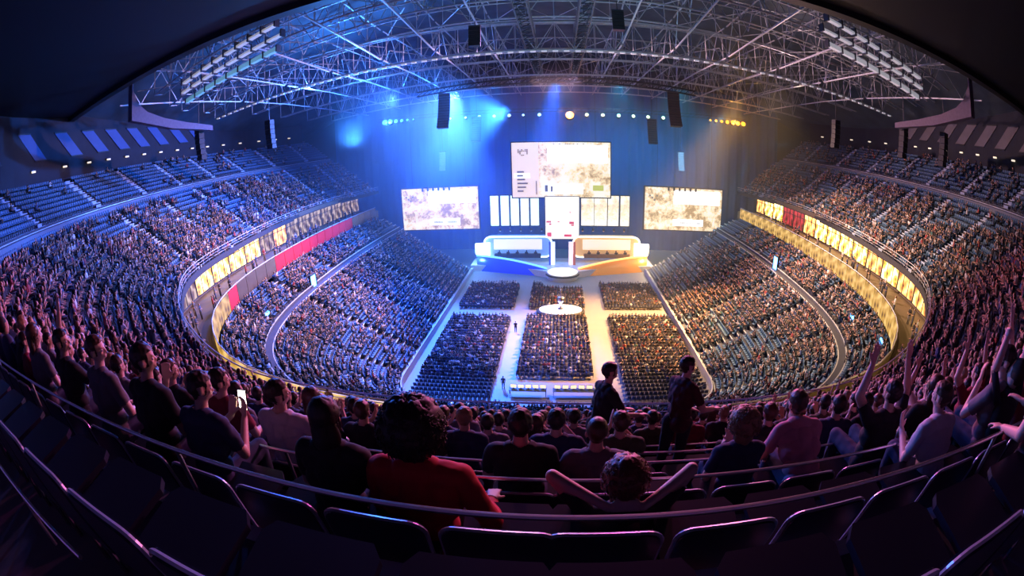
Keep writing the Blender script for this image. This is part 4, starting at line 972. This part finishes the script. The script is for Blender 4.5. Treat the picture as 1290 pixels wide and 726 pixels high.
hero(11, -.84, dict(lean=.3, nod=.2, arms=(LAPL, LAPR)), 'fair-haired person leaning forward right of the curly dark head', top=CN, hm=HG, sc_=.9, clear=.4)
hero(12, -2.05, dict(lean=.03, turn=-.75, arms=(LAPL, ((.30, .14, .2), (.12, .3, .3), (-.2, .8, .3), (0, 0, -1), .5)), w=1.05), 'person in a pale shirt with head turned right, left of the red-shirted one', top=CW, clear=.5)
hero(13, -1.12, dict(lean=.2, turn=.3, arms=(LAPL, LAPR)), 'long-haired person in a dark top between the pale shirt and the red shirt', top=CB, hair='long', hm=HD, sc_=.9, dz=-.05, clear=.45)
ph = hero(13, -2.10, dict(lean=.22, nod=.25, turn=-.5, arms=(PHL, PHR)), 'person with face lit pink looking down at a glowing phone held in both hands', top=CN, hair='short', hm=HD, sc_=.92, dz=-.05, clear=.45)
hero(13, -2.62, dict(lean=.15, turn=-.6, arms=(CHL, LAPR)), 'person resting chin on a raised hand, pink-lit, left of the phone holder', top=CB, clear=.42)
hero(13, -3.36, dict(lean=.1, turn=-.9, arms=(LAPL, LAPR)), 'person in profile with a light collar at the far left, lit pink', top=CG, skin=SK3, hm=HB, clear=.42)
hero(13, -4.15, dict(lean=.05, turn=-.8, arms=(UPL, CLR)), 'person raising one arm at the far left edge of the nearest row', top=CB, clear=.42)
hero(12, -3.5, dict(lean=.1, turn=-.6, arms=(CLL, CLR)), 'clapping person in a dark shirt one row beyond the light-collared profile', top=CB, hm=HB, clear=.42)
hero(12, -2.75, dict(lean=.1, turn=-.6, arms=(LAPL, LAPR)), 'person in a maroon top sitting just left of the pale shirt', top=CM, clear=.42)
hero(12, 1.36, dict(lean=.25, nod=.1, arms=(LAPL, PHR)), 'fair-haired person in a dark blue top right of the raised elbow', top=CN, hm=HG, hair='wavy', sc_=.88, dz=-.05, clear=.42)
hero(11, 2.08, dict(lean=.2, arms=(LAPL, LAPR)), 'person with a pink-rimmed head two places right of the standing pair', top=CB, hm=HB, sc_=.92, clear=.42)
hero(12, 1.95, dict(lean=.85, nod=-.2, arms=(((-.25, .2, .3), (-.12, .4, .3), (.3, .9, 0), (0, 0, -1), .5), ((.25, .2, .3), (.12, .4, .3), (-.3, .9, 0), (0, 0, -1), .5))), 'person in a shirt painted pink-lit bent far forward over the seat ahead on the right', top=CP, hm=HB, hair='short', clear=.5, dy=-.1)  # pink light on the back is put into the shirt colour
hero(12, 2.75, dict(lean=.0, arms=(UPL, UPR), w=1.05), 'dark-clothed person with both bare forearms raised on the right, seen from behind', top=CB, clear=.5)
hero(13, 3.35, dict(lean=.1, turn=.5, arms=(CHL, UPR)), 'person raising one bent arm in a dark shirt at the right of the long handrail', top=CG, clear=.45)
hero(13, 2.62, dict(lean=.35, turn=.2, arms=(PHL, LAPR), legs=(((-.14, .42, .56), (-.12, .40, .1)), ((.2, .40, .62), (.14, .44, .12)))), 'person in a pale pink-lit top leaning forward, near the right edge', top=CW, skin=SK3, hm=HB, clear=.45, sc_=.9, dz=-.1)
hero(14, 2.75, dict(stand=True, lean=.1, arms=(LAPL, ((.3, .1, .2), (.2, .3, .2), (0, 1, 0), (0, 0, -1), .4))), 'large dark standing person with a bare forearm near the right edge', top=CB, tr_=CB, clear=.6, dz=-.55, dy=.1)
hero(12, 4.3, dict(lean=.0, arms=(UPL, UPR)), 'person with both arms up near the right edge, a row beyond the large standing one', top=CM, clear=.45)
SPL = ((-.26, .10, .20), (-.1, .34, .16), (.1, 1, 0), (0, 0, -1), .5); SPR = ((.24, .16, .20), (.14, .42, .16), (0, 1, .1), (0, 0, -1), .9)
hero(10, .50, dict(stand=True, lean=.28, nod=.16, twist=-.9, arms=(SPL, SPR)), 'standing silhouette in black leaning right, left of the standing pair', top=CB, tr_=CB, dz=.13, clear=.45, rz=-.35, sc_=.93, dy=.15)
hero(10, 1.38, dict(stand=True, lean=.30, nod=.18, twist=-.9, arms=(LAPL, SPR)), 'standing silhouette in a silhouette-darkened maroon shirt looking right, right of the standing pair', top=cloth('cloth_maroon_silhouette', (.05, .008, .014)), tr_=CB, clear=.45, dz=.16, rz=-.3, sc_=.96, dy=.1)  # shirt colour darkened to paint in the silhouette's shade
# the phone
q = MB(); q.box((-.036, -.005, -.075), (.036, .005, .075)); p_ = q.build('smartphone', BLACK, label='bright phone held up by the pink-lit person on the left', cat='phone')
q = MB(); q.box((-.032, -.0065, -.068), (.032, -.005, .068)); q.build('phone_display', mat('phone_glow', (1, .95, .8), .4, emit=7, ecol=(1, .93, .78)), p_)
mw = Matrix.LocRotScale(ph.location, ph.rotation_euler.to_quaternion(), ph.scale)
Tq = Matrix.Translation((0, 0, .50)) @ rotx(-.22); p_.location = mw @ (Tq @ Vector((0, .47, .44))); p_.rotation_euler = (-.35, 0, .15)

# ------------------------------------------------------------------ near spectators copied from a few figures
PROT = []
poses = [('with hands in the lap', dict(lean=.05, arms=(LAPL, LAPR)), 'short', HD, SK1), ('clapping', dict(lean=.12, arms=(CLL, CLR)), 'short', HB, SK2), ('with chin on one hand', dict(lean=.2, turn=.2, arms=(CHL, LAPR)), 'short', HD, SK3),
         ('with both arms raised', dict(lean=0, arms=(UPL, UPR)), 'cropped', HB, SK1), ('with long hair', dict(lean=.1, turn=-.2, arms=(LAPL, LAPR)), 'long', HB, SK3), ('leaning forward', dict(lean=.4, nod=-.1, arms=(LAPL, LAPR)), 'short', HG, SK1), ('with a hand by the face', dict(lean=.1, turn=-.3, arms=(LAPL, CHR)), 'cropped', HD, SK2)]
for nm, P, h, hm_, sk in poses:
    o = build_person('person', P, sk, CB, CJ, h, hm_, .013); PROT.append([nm, o, False])
CLOTHS = [('black', CB, .38), ('navy', CN, .16), ('grey', CG, .2), ('pale', CW, .08), ('maroon', CM, .08), ('olive', CO, .1)]
cand = []
for i, (x, y, z, rz, zone, j, fil) in enumerate(SPOTS):
    if zone == 'upper' and j < 20 and in_frame((x, y, z+1.2), -8): cand.append((math.dist((x, y, z+1), EYE), i))
cand.sort()
near_people, hide = set(), set()
for d, i in cand:
    x, y, z, rz, zone, j, fil = SPOTS[i]
    if any(math.hypot(x-hx, y-hy) < cl for hx, hy, cl in HEROES): hide.add(i); continue
    if j == 14 or (j == 13 and (-2 < x < 5.0)) or (j == 12 and -1.6 < x < 2.6) or (j == 11 and -1.2 < x < 1.6) or (j == 10 and .1 < x < 1.8) or (j == 13 and x > 5 and rnd.random() < .4): hide.add(i); continue
    if fil and len(near_people) < 270: near_people.add(i)
for i in list(range(len(SPOTS))):
    x, y, z, rz, zone, j, fil = SPOTS[i]
    if zone == 'upper' and j == 14 and abs(x) < 12 and y < 8: hide.add(i)
ordn = ['', 'first', 'second', 'third', 'fourth', 'fifth', 'sixth', 'seventh', 'eighth', 'ninth', 'tenth', 'eleventh', 'twelfth', 'thirteenth', 'fourteenth', 'fifteenth']
for i in sorted(near_people):
    x, y, z, rz, zone, j, fil = SPOTS[i]
    k = rnd.choices(range(7), [.34, .2, .1, .08 if abs(x) > 3.5 else 0, .12, .1, .06])[0]; nm, o, used = PROT[k]
    if used: o = copy_tree(o)
    PROT[k][2] = True
    o.location = (x, y, z); o.rotation_euler = (0, 0, rz+rnd.uniform(-.25, .25)); s_ = rnd.uniform(.92, 1.03); o.scale = (s_,)*3
    cn, cm, _ = rnd.choices(CLOTHS, [c[2] for c in CLOTHS])[0]
    for ch in o.children:
        if ch.name.startswith('shirt'): ch.material_slots[0].link = 'OBJECT'; ch.material_slots[0].material = cm
    sd = 'on the left' if x < -1.5 else 'on the right' if x > 1.5 else 'in the middle'
    o['label'] = '%s-shirted spectator %s, %s row from balcony railing, %s' % (cn, nm, ordn[j+1], sd); o['category'] = 'person'; o['group'] = 'spectators seated in the near rows of the upper stand'
for nm, o, used in PROT:
    if not used:
        for ch in list(o.children): bpy.data.objects.remove(ch)
        bpy.data.objects.remove(o)

# all the other spectators
far = [i for i, s in enumerate(SPOTS) if s[6] and i not in near_people and i not in hide and not (s[4] == 'upper' and s[5] == 14)]
picks = rng.choice(7, len(far), p=[.3, .16, .16, .08, .1, .12, .08])
xf = np.array([(SPOTS[i][0]+rng.normal(0, .03), SPOTS[i][1]+rng.normal(0, .03), SPOTS[i][2], SPOTS[i][3]+rng.normal(0, .25), rng.uniform(.92, 1.05)) for i in far])
picks = np.array([7 if SPOTS[i][4] == 'terrace' else p for i, p in zip(far, picks)]); cols = np.ones((len(far), 4, 4)); cols[:, 0, :3] = CLO[rng.choice(len(CLO), len(far), p=CLP)]; cols[:, 1, :3] = SKN[rng.choice(4, len(far), p=SKP)]; cols[:, 2, :3] = HAI[rng.choice(4, len(far), p=HAP)]; cols[:, 3, :3] = np.array([(.03, .04, .08), (.02, .02, .02), (.12, .11, .1)])[rng.choice(3, len(far))]
ob('seated_crowd', instance_mesh('seated_crowd', FARP, picks, xf, [CR_], cols), label='the mass of far spectators filling the bowl and the arena floor', cat='crowd', kind='stuff')

# seats: the nearest ones apart, with their parts
def near_seat():
    r = empty('stadium_seat')
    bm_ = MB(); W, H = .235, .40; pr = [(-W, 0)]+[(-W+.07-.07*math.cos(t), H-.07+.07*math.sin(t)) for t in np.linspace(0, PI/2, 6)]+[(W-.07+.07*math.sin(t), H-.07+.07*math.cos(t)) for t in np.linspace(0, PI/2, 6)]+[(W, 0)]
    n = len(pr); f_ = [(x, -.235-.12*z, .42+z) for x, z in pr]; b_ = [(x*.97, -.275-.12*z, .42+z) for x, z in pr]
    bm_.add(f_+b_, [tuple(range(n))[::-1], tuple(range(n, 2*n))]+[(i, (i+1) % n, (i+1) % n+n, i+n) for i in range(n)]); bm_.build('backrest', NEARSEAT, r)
    bm_ = MB(); bm_.tube([(x, -.255-.12*z, .42+z) for x, z in pr], .011, 6); bm_.build('backrest_edge_glint', mat('seat_edge_highlight', (.30, .34, .42), .3, .3), r)  # pale tube paints the light caught along the shell's edge
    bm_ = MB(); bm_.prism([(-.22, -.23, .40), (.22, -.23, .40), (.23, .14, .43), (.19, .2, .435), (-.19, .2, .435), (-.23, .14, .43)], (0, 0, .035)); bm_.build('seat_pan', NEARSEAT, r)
    for s in (-1, 1):
        bm_ = MB(); bm_.tube([(s*.17, -.2, 0), (s*.17, -.2, .40), (s*.17, .08, .40)], .018, 6); bm_.build('leg', DARKST, r)
    return r
sp = near_seat(); first = True; ncand = []
for i, s in enumerate(SPOTS):
    if s[4] == 'upper' and in_frame((s[0], s[1], s[2]+.8), 40): ncand.append((math.dist(s[:3], EYE), i))
ncand.sort(); nseat = set(i for d, i in ncand[:300])
for i in sorted(nseat):
    x, y, z, rz, zone, j, fil = SPOTS[i]; o = sp if first else copy_tree(sp); first = False
    o.location = (x, y, z); o.rotation_euler = (0, 0, rz)
    sd = 'on the left' if x < -1.5 else 'on the right' if x > 1.5 else 'in the middle'
    o['label'] = 'shade-darkened navy stadium seat %s, %s row behind the balcony railing, %s' % ('left empty' if (i in hide or not fil) and not any(math.hypot(x-hx, y-hy) < .3 for hx, hy, _ in HEROES) else 'in use', ordn[j+1], sd); o['category'] = 'seat'; o['group'] = 'stadium seats in the near rows'
rest = [i for i, s in enumerate(SPOTS) if i not in nseat and s[4] in ('upper', 'lower')]
xf = np.array([(*SPOTS[i][:4], 1.0) for i in rest]); z0 = np.zeros(len(FARSEAT[0]), int)
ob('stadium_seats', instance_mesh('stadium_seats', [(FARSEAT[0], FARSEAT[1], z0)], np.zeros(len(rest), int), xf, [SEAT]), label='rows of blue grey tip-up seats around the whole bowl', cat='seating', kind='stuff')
fl = [i for i, s in enumerate(SPOTS) if s[4] == 'floor']; xf = np.array([(*SPOTS[i][:4], 1.0) for i in fl])
ob('folding_chairs', instance_mesh('folding_chairs', [(FLSEAT[0], FLSEAT[1], np.zeros(len(FLSEAT[0]), int))], np.zeros(len(fl), int), xf, [mat('chair_grey', (.05, .06, .10), .5)]), label='rows of folding chairs on the arena floor', cat='seating', kind='stuff')

# handrails along the near rows
for j, ua, ub in ((13, -9, 9), (12, -9, 9), (11, -9, 9), (10, -9, 9), (9, -9, 9), (14, -7.5, -1.9)):
    s = .6+PITCH*j+.43; zt = tread(j)+1.05 if j < 14 else tread(j)+.45
    r = empty('row_handrail', (*RIM.at((ua+ub)/2, s)[0], tread(j)), label=('long steel handrail running across behind the nearest row, catching blue and white light' if j == 13 else 'short dark handrail at the far left of the nearest walkway' if j == 14 else 'steel handrail behind the %s row from the balcony railing' % ordn[j+1]), cat='handrail')
    L = Vector(r.location); q = MB(); q.tube([Vector(p)-L for p in ring_pts(RIM, s, zt, ua, ub, .3)], .012, 8); q.build('rail', STEEL, r)
    for u in np.arange(ua+.2, ub, 2.3):
        if j > 11 and abs(u) < 1.1: continue
        c, _ = RIM.at(u, s); q = MB(); q.tube([Vector((c[0], c[1], tread(j)+.1))-L, Vector((c[0], c[1], zt))-L], .014, 6); q.build('post', STEEL, r)

# small upright figures out on the floor and by the portals
def floor_person(x, y, z, label, top, rz=0):
    o = build_person('person', dict(stand=True, lean=.03, arms=(((-.25, 0, .2), (-.26, .08, -.02), (0, .2, -1), (1, 0, 0), .3), ((.25, 0, .2), (.26, .08, -.02), (0, .2, -1), (-1, 0, 0), .3))), SK1, top, top, 'short', HD, .02, label=label, cat='person'); o.location = (x, y, z); o.rotation_euler = (0, 0, rz)
floor_person(-6.3, 59.5, 0, 'dark-clothed person standing alone in the left floor aisle', CB)
floor_person(-6.2, 43.5, 0, 'person in a grey top standing near the end of the left floor aisle', CG)
